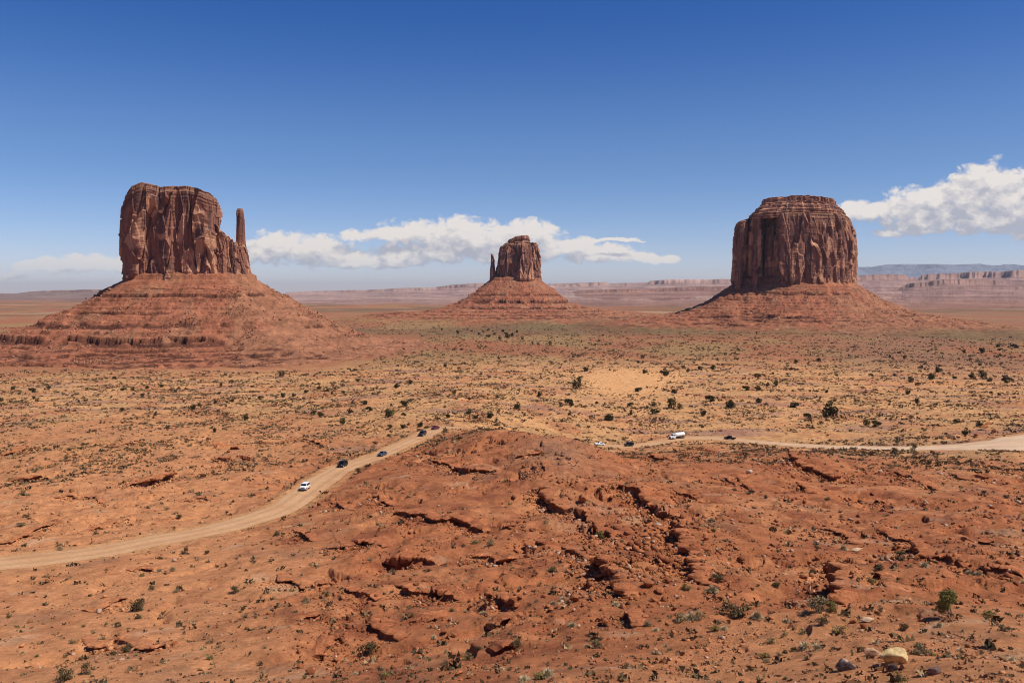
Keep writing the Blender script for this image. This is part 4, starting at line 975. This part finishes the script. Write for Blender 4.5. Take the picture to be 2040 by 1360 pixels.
def trunk_mesh(seed, h=.7, r0=.09, limbs=5):
    r_ = np.random.default_rng(seed); Vs, Fs = [], []; k = 0
    def tube(p0, p1, ra, rb, bend):
        nonlocal k
        n = 6; S = 5
        for i in range(S):
            t = i / (S - 1); c = p0 + (p1 - p0) * t + bend * math.sin(t * math.pi) ; rad = ra + (rb - ra) * t
            for j in range(n):
                a = 2 * math.pi * j / n; Vs.append((c[0] + rad * math.cos(a), c[1] + rad * math.sin(a), c[2]))
        for i in range(S - 1):
            for j in range(n): Fs.append((k + i * n + j, k + i * n + (j + 1) % n, k + (i + 1) * n + (j + 1) % n, k + (i + 1) * n + j))
        k += S * n
    tube(np.array([0, 0, -.25]), np.array([r_.normal(0, .05), r_.normal(0, .05), h]), r0, r0 * .45, r_.normal(0, .06, 3))
    for _ in range(limbs):
        a = r_.uniform(0, 6.28); z0 = r_.uniform(.0, .4) * h
        tube(np.array([0, 0, z0]), np.array([math.cos(a) * .55, math.sin(a) * .55, z0 + r_.uniform(.25, .7)]), r0 * .55, r0 * .15, r_.normal(0, .06, 3))
    return np.array(Vs), Fs
def make_juniper(seed, n=420, size=.13, rz=.85, lumps=8, mat=M_juniper, name='juniper'):
    t = empty(name)
    V, Fc = trunk_mesh(seed); mesh_obj('trunk', V, Fc, M_bark, t)
    V, Fc = leaf_cloud(n, size, seed + 1, 1.0, rz, rz * .85, lumps); mesh_obj('crown', V, Fc, mat, t); return t
def make_shrub(seed, mat, n=260, name='shrub', rz=.55, size=.09, lumps=9, tw=70, leafy=True):
    t = empty(name)
    V, Fc = twigs(tw, seed, 1.0, 1.0, .014, -.05); mesh_obj('stems', V, Fc, M_twig, t)
    if leafy:
        V, Fc = leaf_cloud(n, size, seed + 1, .95, rz, rz * .72, lumps, .25); mesh_obj('foliage', V, Fc, mat, t)
    return t
def make_tuft(seed, mat):
    V, Fc = twigs(190, seed, 1.0, 1.15, .034, -.03, .3, .35); return mesh_obj('grass_tuft', V, Fc, mat)
protos = {}
protos['jun'] = [make_juniper(900 + k * 7, 620, .15, [.8, .95, .7, 1.1, .85, .6][k], [8, 9, 7, 10, 6, 9][k]) for k in range(6)]
protos['shr'] = [make_shrub(1000 + k * 7, [M_shrub, M_olive, M_shrub, M_olive, M_shrub][k], 700, rz=[.6, .5, .7, .55, .45][k]) for k in range(5)]
protos['drk'] = [make_shrub(1100 + k * 7, M_dark, 650, rz=[.65, .5, .75][k], size=.1) for k in range(3)]
protos['tuf'] = [make_tuft(1200 + k * 5, M_tuft) for k in range(5)]
protos['olt'] = [make_shrub(1300 + k * 7, M_olive, 260, rz=.5, size=.1, tw=110) for k in range(2)]
placed = set()
def place(kind, k, x, y, z, s, sz=1.0):
    p = protos[kind][k % len(protos[kind])]
    if p.name not in placed: placed.add(p.name); o = p
    else: o = copy_tree(p)
    o.location = (x, y, z); o.rotation_euler = (0, 0, rng.uniform(0, 6.28)); o.scale = (s, s, s * sz); return o
JUN = [(25,777,9),(65,781,17),(97,775,10),(3,799,8),(44,800,8),(67,795,8),(157,801,6),(213,755,6),(229,755,10),(245,778,12),(264,779,9),(267,786,6),(284,789,10),(294,774,10),(322,771,11),(350,781,8),(357,775,8),(440,771,8),(561,750,12),(366,801,6),(384,816,14),(397,809,8),(367,825,8),(428,803,9),(463,800,10),(453,802,5),(518,796,13),(564,791,12),(585,790,10),(570,805,8),(610,782,12),(636,775,10),(490,838,12),(625,826,14),(427,860,9),(345,893,6),(243,818,10),
 (713,759,12),(652,780,9),(661,785,7),(684,783,8),(788,773,12),(817,765,10),(887,731,8),(905,727,7),(994,715,7),(905,785,10),(935,796,9),(727,806,16),(806,809,20),(775,830,23),(736,818,16),(697,822,13),(639,831,13),(682,846,14),(777,853,14),(803,853,14),(837,850,16),(805,828,12),(893,832,11),(934,824,15),(949,834,9),(976,832,16),(1030,815,16),(1075,789,12),(1091,835,5),(1135,807,22),(1135,826,11),(1149,774,20),(1154,757,12),(1168,739,14),(1189,803,8),(1213,838,22),(1255,808,15),(1255,827,12),(1142,712,6),(1054,706,5),(1271,723,8),(1281,713,8),(1284,744,12),(1271,779,18),
 (1325,748,20),(1361,734,9),(1394,736,14),(1420,736,13),(1369,741,7),(1343,783,14),(1416,799,24),(1302,808,13),(1338,813,23),(1354,815,12),(1305,824,20),(1401,828,16),(1455,813,22),(1487,777,18),(1510,777,14),(1529,769,10),(1546,769,12),(1509,752,16),(1540,745,7),(1512,802,15),(1582,811,22),(1610,834,19),(1652,830,36),(1727,849,15),(1746,850,21),(1587,723,10),(1631,719,11),(1577,737,8),(1736,749,12),(1783,749,9),(1815,762,13),(1828,768,12),(1809,785,13),(1857,756,17),(1870,741,15),(1902,754,11),(1938,754,16),(1958,755,18),(2004,762,20),(1921,703,9),(1956,703,13),(1988,691,10),(2022,693,18),(1993,709,8),(1773,713,7),(1802,715,8),(1835,734,9),(1952,728,9),(1872,730,8),(1906,842,15),(1950,849,16),(1924,866,18),(1827,804,14),(1773,801,8),(1613,780,6),(1647,782,8),(1667,749,7),(1858,681,6),(1893,679,5),
 (912,665,8),(973,672,10),(1001,661,8),(1011,673,12),(1020,670,9),(972,659,7),(1061,684,6),(1096,687,8),(1072,686,6),(1194,680,6),(1166,695,6),(954,667,7),(985,666,8),(996,676,9),(1030,663,6),(963,662,6),(1008,666,8),(1040,676,6),(940,660,5),(1110,672,5),(1130,690,5),(880,658,5)]
x, y, z = cast([(p[0], p[1]) for p in JUN], height)
for i, (p, X1, Y1, Z1) in enumerate(zip(JUN, x, y, z)):
    s = p[2] / F * Y1 / 2 * 1.15
    o = place('jun', i * 5 + i // 6, X1, Y1, Z1 - .05 * s, s, rng.uniform(.8, 1.15))
    tag(o, None, 'juniper bush', 'dark juniper bushes dotted over the sandy plain'); register('juniper', o, 'dark juniper', to_px((X1, Y1, Z1)))
SHR = [(1831,1303,36,'shr'),(1855,1305,18,'olt'),(1632,1218,40,'shr'),(1660,1216,34,'shr'),(1605,1224,20,'tuf'),(1508,1230,22,'tuf'),(1972,1229,26,'shr'),(2001,1256,20,'drk'),(1871,1247,18,'tuf'),(1800,1255,18,'drk'),(1671,1260,30,'olt'),(1637,1245,22,'drk'),(1600,1262,18,'olt'),(1562,1264,14,'olt'),(1535,1280,20,'olt'),(1734,1159,20,'olt'),(1753,1134,20,'drk'),(1794,1115,22,'drk'),(1842,1128,20,'tuf'),(1680,1095,18,'tuf'),(1568,1060,12,'tuf'),(1548,1170,20,'shr'),(1757,1198,12,'tuf'),(1961,988,14,'drk'),(2005,992,12,'drk'),(1790,1356,30,'olt'),(1605,1290,26,'tuf'),(1628,1293,24,'tuf'),(1524,1309,20,'shr'),(1527,1318,16,'shr'),(1932,1143,18,'tuf'),(1950,1145,18,'tuf'),(1915,1296,16,'tuf'),(1625,1091,10,'shr'),
 (1465,1227,50,'drk'),(1509,1231,24,'tuf'),(1426,1159,26,'drk'),(1101,1138,20,'drk'),(1193,1072,22,'shr'),(1218,1188,20,'shr'),(1228,1206,18,'tuf'),(1122,1194,13,'tuf'),(1103,1202,12,'tuf'),(1365,1175,18,'shr'),(1420,1178,24,'tuf'),(1355,1236,26,'shr'),(1376,1233,26,'tuf'),(1394,1234,22,'shr'),(1424,1256,20,'shr'),(1443,1253,16,'tuf'),(1290,1246,18,'shr'),(1307,1256,14,'tuf'),(1415,1038,16,'tuf'),(1423,1058,12,'shr'),(1469,956,10,'shr'),(1463,977,10,'drk'),(1309,1044,12,'tuf'),(1370,1130,16,'shr'),(1141,1247,18,'tuf'),(1568,1238,16,'tuf'),(1187,1290,24,'shr'),(1170,1288,14,'tuf'),
 (733,1305,36,'drk'),(649,1187,14,'drk'),(551,1066,14,'drk'),(714,942,12,'drk'),(947,1082,20,'olt'),(978,1086,16,'shr'),(932,1314,24,'olt'),(1026,1288,22,'drk'),(1092,1347,32,'tuf'),(1070,1352,30,'shr'),(1045,1356,26,'tuf'),(770,1347,18,'shr'),(708,1343,12,'tuf'),(687,1317,12,'tuf'),(884,1331,14,'tuf'),(963,1222,12,'tuf'),(823,1226,12,'shr'),(804,1233,10,'tuf'),(855,1202,13,'shr'),(899,1217,12,'shr'),(928,1219,10,'tuf'),(978,1187,14,'olt'),(739,1115,10,'shr'),(996,1237,16,'shr'),(864,1270,12,'tuf'),
 (279,1215,30,'drk'),(275,1231,14,'drk'),(233,1248,12,'drk'),(255,1298,20,'drk'),(228,1303,13,'drk'),(173,1342,24,'drk'),(132,1353,32,'drk'),(419,1312,20,'olt'),(469,1180,20,'drk'),(303,1173,12,'drk'),(342,1138,12,'shr'),(368,1103,14,'drk'),(412,1103,10,'drk'),(472,1114,8,'shr'),(285,1147,14,'shr'),(318,1138,10,'shr'),(53,1029,12,'drk'),(40,1048,18,'shr'),(355,1033,12,'drk'),(333,1015,12,'olt'),(143,1281,16,'olt'),(132,1307,12,'olt'),(167,1248,10,'olt'),(187,1261,10,'olt'),(75,1307,10,'shr'),(121,1095,12,'shr'),(68,1162,7,'shr'),(351,1180,12,'shr'),(1195,975,10,'drk'),(1235,972,8,'drk'),(1240,1078,9,'tuf'),(1700,895,12,'drk'),(1820,897,14,'drk'),(1780,900,14,'drk'),(1655,905,9,'drk'),(1850,925,12,'drk'),(1970,760,14,'drk')]
DESC = {'shr': ('grey olive shrub', 'shrub', 'low desert shrubs on the near slopes'), 'drk': ('dark green shrub', 'shrub', 'low desert shrubs on the near slopes'), 'olt': ('yellow green shrub', 'shrub', 'low desert shrubs on the near slopes'), 'tuf': ('pale dry grass tuft', 'grass tuft', 'dry grass tufts on the near slopes')}
x, y, z = cast([(p[0], p[1]) for p in SHR], height)
for i, (p, X1, Y1, Z1) in enumerate(zip(SHR, x, y, z)):
    s = p[2] / F * Y1 / 2 * 1.5; d, ct, g = DESC[p[3]]
    o = place(p[3], i, X1, Y1, Z1 - .04 * s, s, rng.uniform(.85, 1.15)); tag(o, None, ct, g); register(ct, o, d, to_px((X1, Y1, Z1)))
# some more tufts among them, each its own
def dens_t(x, y):
    d, _, hw = road_d(x, y); return sst(fbm(x / 12, y / 12, 160, 3), -.15, .3) * (d > hw + 1)
x, y, r, r_ = scatter(420, 62, 190, dens_t, 21); x, y = x[:170], y[:170]; z = hgt(x, y)
for i in range(len(x)):
    k = ['tuf', 'tuf', 'shr', 'olt'][i % 4]; s = r_.uniform(.22, .48); d, ct, g = DESC[k]
    pp = to_px((x[i], y[i], z[i]))
    if not (8 < pp[0] < 2032 and pp[1] < 1352): continue
    o = place(k, i, x[i], y[i], z[i] - .02, s); tag(o, None, ct, g); register(ct, o, 'small ' + d, pp)
for L in protos.values():
    for p in L:
        if p.name not in placed:
            for c in list(p.children): bpy.data.objects.remove(c)
            bpy.data.objects.remove(p)
# the tall juniper in the right foreground
x, y, z = cast([(1890, 1230)], height)
J = empty('juniper', (x[0], y[0], z[0])); V, Fc = trunk_mesh(77, .8, .07, 7); V[:, 2] *= 1.3; mesh_obj('trunk', V, Fc, M_bark, J)
V1, F1 = leaf_cloud(6500, .085, 78, 1.05, 1.35, 1.22, 16, .5); mesh_obj('crown', V1, F1, M_junnear, J)
J.scale = (1.12, 1.12, 1.06); tag(J, 'tall dense yellow green juniper alone on the bare red ground at right', 'juniper bush')

# low scrub nobody could count
def dens_s(x, y):
    r = np.hypot(x, y); px = px_of(x, y); d, _, hw = road_d(x, y)
    near = .045 * (1 - sst(r, 200, 300))
    pl = sst(r, 230, 360) * (.10 + .90 * sst(fbm(x / 32, y / 45, 165, 4) + .5 * fbm(x / 8, y / 9, 167, 2), -.12, .22))
    dune = np.exp(-((px - 1250) / 75) ** 2 - ((r - 770) / 110) ** 2) + np.exp(-((px - 1560) / 150) ** 2 - ((r - 450) / 30) ** 2) * .85
    mound = np.exp(-((px - 1110) / 75) ** 2 - ((r - 250) / 26) ** 2)
    return np.clip(near + pl, 0, 1) * np.clip(1 - 1.5 * dune, 0.03, 1) * np.clip(1 - mound, .1, 1) * (d > hw + 1.2 + perlin(x / 6, y / 6, 166))
x, y, r, r_ = scatter(300000, 62, 2600, dens_s, 31)
px_ = px_of(x, y)
inb = ~((np.abs(x - (378 - CX) / F * Dw) < 330) & (np.abs(y - Dw) < 400) & (r > 1010)); x, y, r = x[inb], y[inb], r[inb]
z = np.concatenate([height(x[i:i+50000], y[i:i+50000]) for i in range(0, len(x), 50000)])
sc = np.clip(r_.lognormal(math.log(.36), .58, len(x)), .10, 1.5) * np.clip(.55 + r / 650, .5, 2.6)
cA = np.array([.34, .225, .115]); cB = np.array([.16, .105, .05]); cC = np.array([.075, .055, .028]); cD = np.array([.20, .095, .045])
w = r_.uniform(0, 1, (len(x), 1)); col = np.where(w < .42, cB, np.where(w < .70, cC, np.where(w < .86, cA, cD))) * r_.uniform(.7, 1.3, (len(x), 1))
def scrub_proto(seed, n=9):
    r_ = np.random.default_rng(seed); p = r_.normal(0, .38, (n, 3)); p[:, 2] = np.abs(p[:, 2]) * .55 + .12
    d = r_.normal(size=(n, 3)); d[:, 2] = np.abs(d[:, 2]) + .3; d /= np.linalg.norm(d, axis=1)[:, None]; e = np.cross(d, r_.normal(size=(n, 3))); e /= np.linalg.norm(e, axis=1)[:, None]
    V = np.stack([p + d * .42, p - d * .2 + e * .32, p - d * .2 - e * .32], 1).reshape(-1, 3); V[:, 2] = np.maximum(V[:, 2], -.05); return V, np.arange(n * 3).reshape(-1, 3)
o = merge('scrub', [scrub_proto(k) for k in range(14)], x, y, z, sc, r_.uniform(0, 6.28, len(x)), col, M_scrub); tag(o, 'low dry scrub and grass covering the plain', 'scrub', kind='stuff')

# ------------------------------------------------------------------ vehicles
M_glass = plain('car_glass', (.006, .007, .009), .15, 0, .3); M_tyre = plain('tyre_rubber', (.02, .02, .02), .9); M_rim = plain('wheel_rim', (.35, .35, .37), .35, .8); M_lamp = plain('lamp_glass', (.7, .7, .68), .15); M_trim = plain('black_trim', (.02, .02, .022), .6); M_tail = plain('tail_lamp', (.35, .02, .02), .3)
def loft(st):
    """st = (x, half width, z low, z belt, z roof, half width roof)"""
    V = []
    for (x, w, z0, zb, zr, wr) in st:
        V += [(x, -w * .9, z0), (x, -w, z0 + .14), (x, -w, zb - .12), (x, -w * .96, zb), (x, -wr, zr - .05), (x, -wr * .86, zr), (x, wr * .86, zr), (x, wr, zr - .05), (x, w * .96, zb), (x, w, zb - .12), (x, w, z0 + .14), (x, w * .9, z0)]
    Fc = [tuple(f) for f in grid_faces(len(st), 12, True)]; n = len(st)
    Fc += [tuple(range(12))[::-1], tuple(range((n - 1) * 12, n * 12))]
    return V, Fc
def cyl(cx, cy, cz, r, w, seg=18, axis='y', r2=None):
    V, Fc = [], []; r2 = r if r2 is None else r2
    for (s, rr_) in ((-w / 2, r * .92), (-w / 2 + .03, r), (w / 2 - .03, r2), (w / 2, r2 * .92)):
        for j in range(seg):
            a = 2 * math.pi * j / seg
            V.append((cx + rr_ * math.cos(a), cy + s, cz + rr_ * math.sin(a)) if axis == 'y' else (cx + s, cy + rr_ * math.cos(a), cz + rr_ * math.sin(a)))
    for i in range(3):
        for j in range(seg): Fc.append((i * seg + j, i * seg + (j + 1) % seg, (i + 1) * seg + (j + 1) % seg, (i + 1) * seg + j))
    Fc += [tuple(range(seg))[::-1], tuple(range(3 * seg, 4 * seg))]; return V, Fc
def box(x0, x1, y0, y1, z0, z1, b=.02):
    bm = bmesh.new(); bmesh.ops.create_cube(bm, size=1)
    for v in bm.verts: v.co = Vector(((x0 + x1) / 2 + v.co.x * (x1 - x0), (y0 + y1) / 2 + v.co.y * (y1 - y0), (z0 + z1) / 2 + v.co.z * (z1 - z0)))
    bmesh.ops.bevel(bm, geom=list(bm.edges), offset=b, segments=2, affect='EDGES')
    V = [tuple(v.co) for v in bm.verts]; Fc = [tuple(v.index for v in f.verts) for f in bm.faces]; bm.free(); return V, Fc
def quads(Q, off=0):
    V = []; Fc = []
    for q in Q: Fc.append(tuple(range(len(V), len(V) + len(q)))); V += list(q)
    return V, Fc
def wheel(root, x, y, r, w=.24):
    V, Fc = cyl(x, y, r, r, w); wh = mesh_obj('wheel', V, Fc, M_tyre, root)
    V, Fc = cyl(x, y + (.5 * w if y > 0 else -.5 * w), r, r * .58, .05, 12); mesh_obj('rim', V, Fc, M_rim, wh)
PAINT = {'white': plain('white_paint', (.82, .82, .80), .3), 'black': plain('black_paint', (.006, .006, .007), .4, 0, .25), 'blue': plain('grey_blue_paint', (.045, .055, .085), .28), 'maroon': plain('maroon_paint', (.10, .018, .022), .3), 'silver': plain('dark_silver_paint', (.015, .015, .017), .3, 0, .35)}
def car(kind, paint, name):
    t = empty(name); P = PAINT[paint]
    if kind == 'suv':
        L, W, zb, zr, r = 4.7, .95, 1.12, 1.84, .40
        st = [(2.35, .80, .45, .80, .86, .72), (2.28, .90, .38, .98, 1.04, .78), (1.6, .95, .36, 1.08, 1.13, .84), (1.05, .95, .34, zb, 1.18, .86), (.98, .95, .34, zb, 1.20, .84), (.50, .95, .34, zb, zr - .04, .74), (0, .95, .34, zb, zr, .76), (-1.6, .95, .34, zb, zr - .01, .76), (-2.15, .95, .36, zb, zr - .06, .74), (-2.32, .93, .42, zb - .02, 1.24, .82), (-2.36, .84, .5, .98, 1.04, .78)]
        ws = ((.96, .72, 1.22), (.54, .64, 1.74)); xs = (.42, -2.0)
    elif kind == 'jeep':
        L, W, zb, zr, r = 4.3, .92, 1.15, 1.86, .42
        st = [(2.1, .72, .5, 1.02, 1.08, .66), (2.05, .78, .45, 1.12, 1.18, .70), (.98, .90, .42, 1.15, 1.22, .84), (.90, .92, .42, 1.15, 1.24, .84), (.68, .92, .42, 1.15, 1.82, .78), (0, .92, .42, 1.15, 1.86, .80), (-1.7, .92, .42, 1.15, 1.86, .80), (-2.02, .92, .44, 1.15, 1.82, .79), (-2.08, .88, .5, 1.12, 1.7, .76)]
        ws = ((.885, .74, 1.27), (.70, .70, 1.76)); xs = (.60, -1.85)
    elif kind == 'pickup':
        L, W, zb, zr, r = 5.3, .97, 1.12, 1.80, .41
        st = [(2.65, .82, .5, .92, .98, .74), (2.58, .92, .42, 1.06, 1.12, .8), (1.35, .97, .4, 1.12, 1.18, .86), (1.28, .97, .4, 1.12, 1.2, .86), (.78, .97, .4, 1.12, 1.76, .74), (.3, .97, .4, 1.12, 1.8, .76), (-.55, .97, .4, 1.12, 1.78, .75), (-.8, .97, .4, 1.12, 1.17, .86), (-.86, .97, .4, 1.10, 1.12, .9), (-2.6, .97, .44, 1.10, 1.12, .9), (-2.65, .94, .5, 1.08, 1.1, .88)]
        ws = ((1.24, .72, 1.24), (.82, .64, 1.7)); xs = (.7, -.5)
    else:
        L, W, zb, zr, r = 4.6, .91, .92, 1.44, .33
        st = [(2.3, .72, .34, .60, .66, .64), (2.2, .84, .26, .76, .80, .72), (1.5, .90, .24, .86, .92, .80), (.92, .91, .24, zb, .98, .82), (.85, .91, .24, zb, 1.0, .80), (.18, .91, .24, zb, zr - .03, .66), (-.4, .91, .24, zb, zr, .66), (-.95, .91, .24, zb, zr - .05, .65), (-1.65, .91, .25, zb, 1.02, .74), (-1.75, .9, .26, zb - .01, 1.0, .78), (-2.22, .86, .32, .86, .93, .74), (-2.3, .74, .4, .74, .8, .68)]
        ws = ((.83, .68, 1.01), (.22, .57, 1.38)); xs = (.08, -1.2)
    V, Fc = loft(st); mesh_obj('body', V, Fc, P, t)
    (xa, wa, za), (xb, wb, zb2) = ws; e = .015
    nx, nz = (zb2 - za), (xa - xb); l = math.hypot(nx, nz); nx, nz = nx / l * e * 1.5, nz / l * e * 1.5
    V, Fc = quads([[(xa + nx, -wa, za + nz), (xa + nx, wa, za + nz), (xb + nx, wb, zb2 + nz), (xb + nx, -wb, zb2 + nz)]]); mesh_obj('windscreen', V, Fc, M_glass, t)
    x0, x1 = xs; wr = st[6][5]; zb_ = st[6][3]; zr_ = st[6][4] - .08; wbelt = st[6][1] * .96
    def sy(z): return wbelt + (wr - wbelt) * (z - zb_) / (st[6][4] - .05 - zb_) + e
    n = 3 if kind in ('suv', 'jeep') else 2
    Lw = (x0 - x1) / n
    for s in (-1, 1):
        Q = []
        for i in range(n):
            a = x0 - Lw * i - .04; b = a - Lw + .08; f = .30 * (zr_ - zb_) if i == 0 and kind != 'jeep' else 0
            Q.append([(a, s * sy(zb_ + .04), zb_ + .04), (b, s * sy(zb_ + .04), zb_ + .04), (b, s * sy(zr_), zr_), (a - f * .5, s * sy(zr_), zr_)])
        V, Fc = quads(Q); mesh_obj('side_window', V, Fc, M_glass, t)
    for (sx_, sy_) in ((1, 1), (1, -1), (-1, 1), (-1, -1)): wheel(t, sx_ * L * .305, sy_ * (W - .11), r)
    zl = st[1][3] - .16
    for s in (-1, 1):
        V, Fc = box(st[1][0] - .02, st[0][0] + .03, s * st[0][1] * .93 - .13, s * st[0][1] * .93 + .13, zl - .08, zl + .08); mesh_obj('headlight', V, Fc, M_lamp, t)
        xe = st[-1][0]; V, Fc = box(xe - .03, xe + .06, s * (st[-1][1] * .88) - .08, s * (st[-1][1] * .88) + .08, zl - .08, zl + .14); mesh_obj('tail_light', V, Fc, M_tail, t)
    z0 = st[0][2]
    V, Fc = box(st[0][0] - .05, st[0][0] + .10, -W * .88, W * .88, z0 - .10, z0 + .16); mesh_obj('bumper', V, Fc, M_trim, t)
    V, Fc = box(st[0][0] - .02, st[0][0] + .035, -W * .45, W * .45, zl - .10, zl + .09); mesh_obj('grille', V, Fc, M_trim, t)
    return t
def tanker():
    t = empty('tanker_truck'); P = PAINT['white']
    V, Fc = loft([(4.1, .80, .55, 1.15, 1.2, .62), (4.0, .92, .50, 1.35, 1.42, .70), (2.75, 1.05, .5, 1.5, 1.56, .88), (2.68, 1.08, .5, 1.5, 1.6, .95), (2.4, 1.1, .5, 1.5, 2.45, .95), (1.9, 1.1, .5, 1.5, 2.55, .98), (1.3, 1.1, .5, 1.5, 2.5, .97)]); mesh_obj('cab', V, Fc, P, t)
    V, Fc = quads([[(2.70, -.88, 1.66), (2.70, .88, 1.66), (2.45, .84, 2.36), (2.45, -.84, 2.36)]]); mesh_obj('windscreen', V, Fc, M_glass, t)
    for s in (-1, 1):
        V, Fc = quads([[(2.25, s * 1.075, 1.62), (1.5, s * 1.075, 1.62), (1.5, s * 1.0, 2.3), (2.2, s * 1.0, 2.3)]]); mesh_obj('side_window', V, Fc, M_glass, t)
    V, Fc = [], []; seg = 24; xs = [1.0, .95, .7, -3.6, -3.85, -3.9]; rs = [.7, .92, 1, 1, .92, .7]
    for x_, k in zip(xs, rs):
        for j in range(seg): a = 2 * math.pi * j / seg; V.append((x_, 1.18 * k * math.cos(a), 1.95 + .98 * k * math.sin(a)))
    Fc = [tuple(f) for f in grid_faces(6, seg, True)] + [tuple(range(seg)), tuple(range(5 * seg, 6 * seg))]; mesh_obj('tank', V, Fc, P, t)
    V, Fc = box(-3.9, 3.6, -.45, .45, .55, .92); mesh_obj('chassis', V, Fc, M_trim, t)
    for x_ in (3.1, -1.9, -3.1):
        for s in (-1, 1): wheel(t, x_, s * .95, .50, .34)
    V, Fc = box(4.08, 4.22, -.95, .95, .45, .75); mesh_obj('bumper', V, Fc, M_trim, t)
    V, Fc = box(4.06, 4.14, -.5, .5, .8, 1.2); mesh_obj('grille', V, Fc, M_trim, t)
    for s in (-1, 1): V, Fc = box(4.0, 4.13, s * .72 - .12, s * .72 + .12, .85, 1.08); mesh_obj('headlight', V, Fc, M_lamp, t)
    return t
VEH = [('jeep', 'white', 617, 977, 'parked', 'off_roader', 'white boxy off-roader, nearest of the vehicles coming down the dirt road', 'off-roader', -1.3, 1),
       ('suv', 'black', 686, 931, '', 'off_roader', 'large black off-roader following the white one down the dirt road', 'off-roader', -1.0, 1),
       ('sedan', 'blue', 755, 911, '', 'car', 'grey blue saloon car behind the large black off-roader', 'car', 1.2, 1),
       ('suv', 'silver', 843, 871, '', 'car', 'shiny black car climbing the sandy road just in front of the maroon one', 'car', -.3, 1),
       ('sedan', 'maroon', 868, 855, '', 'car', 'small dark maroon car, last of the queue at the bend of the road', 'car', -.6, 1),
       ('sedan', 'white', 1190, 885, '', 'car', 'low white car half hidden behind the red mound', 'car', .5, 1),
       ('jeep', 'black', 1252, 888, '', 'off_roader', 'black boxy off-roader in side view just behind the half hidden white car', 'off-roader', .3, 1),
       ('tanker', 'white', 1351, 874, '', 'tanker_truck', 'white tanker truck with a rounded tank on the right hand road', 'truck', -.5, 1),
       ('pickup', 'black', 1455, 874, '', 'pickup_truck', 'black pickup truck following well behind the white tanker', 'pickup', .4, 1)]
for (kind, paint, px, py, _, nm, lab, cat, side, _) in VEH:
    a = RP[:, 0] / RP[:, 1] * F + CX; b = HY - RP[:, 2] / RP[:, 1] * F
    i = int(np.argmin(np.hypot(a - px, (b - py) * .6)))
    i = min(max(i, 2), len(RP) - 3); tn = RP[i - 2] - RP[i + 2]; tn /= np.linalg.norm(tn[:2]); nn = np.array([-tn[1], tn[0]])
    o = tanker() if kind == 'tanker' else car(kind, paint, nm)
    o.location = (RP[i, 0] + nn[0] * side, RP[i, 1] + nn[1] * side, RP[i, 2] + .05); o.rotation_euler = (0, -math.atan2(tn[2], 1), math.atan2(tn[1], tn[0]))
    tag(o, lab, cat, 'vehicles driving along the dirt road')
x, y, z = cast([(1333, 890)], height)
V, Fc = cyl(0, 0, 0, .07, 1.5, 10, 'x'); V = [(a[2], a[1], a[0] + .65) for a in V]
pt = empty('marker_post', (x[0], y[0], z[0])); mesh_obj('post', V, Fc, plain('post_paint', (.12, .06, .09), .7), pt); V, Fc = box(-.12, .12, -.02, .02, 1.05, 1.42); mesh_obj('plate', [(a[0], a[1] - .1, a[2]) for a in V], Fc, plain('plate_paint', (.10, .05, .16), .6), pt)
tag(pt, 'thin dark marker post at the roadside just left of and below the tanker truck', 'post')
write_labels()

# ------------------------------------------------------------------ haze
hb = mesh_obj('haze', *box(-42000, 42000, -3000, 58000, -210, 700, 1.0), None)
hm = bpy.data.materials.new('haze_air'); hm.use_nodes = True; t = NT(hm.node_tree); t.n.clear()
out = t.node('ShaderNodeOutputMaterial'); pv = t.node('ShaderNodeVolumePrincipled'); pv.inputs['Color'].default_value = (.86, .88, .98, 1); pv.inputs['Density'].default_value = HAZE; pv.inputs['Anisotropy'].default_value = .3
t.l.new(pv.outputs[0], out.inputs['Volume']); hb.data.materials.append(hm); tag(hb, 'thin blue haze in the far air', 'haze', kind='stuff')
hb.hide_select = False
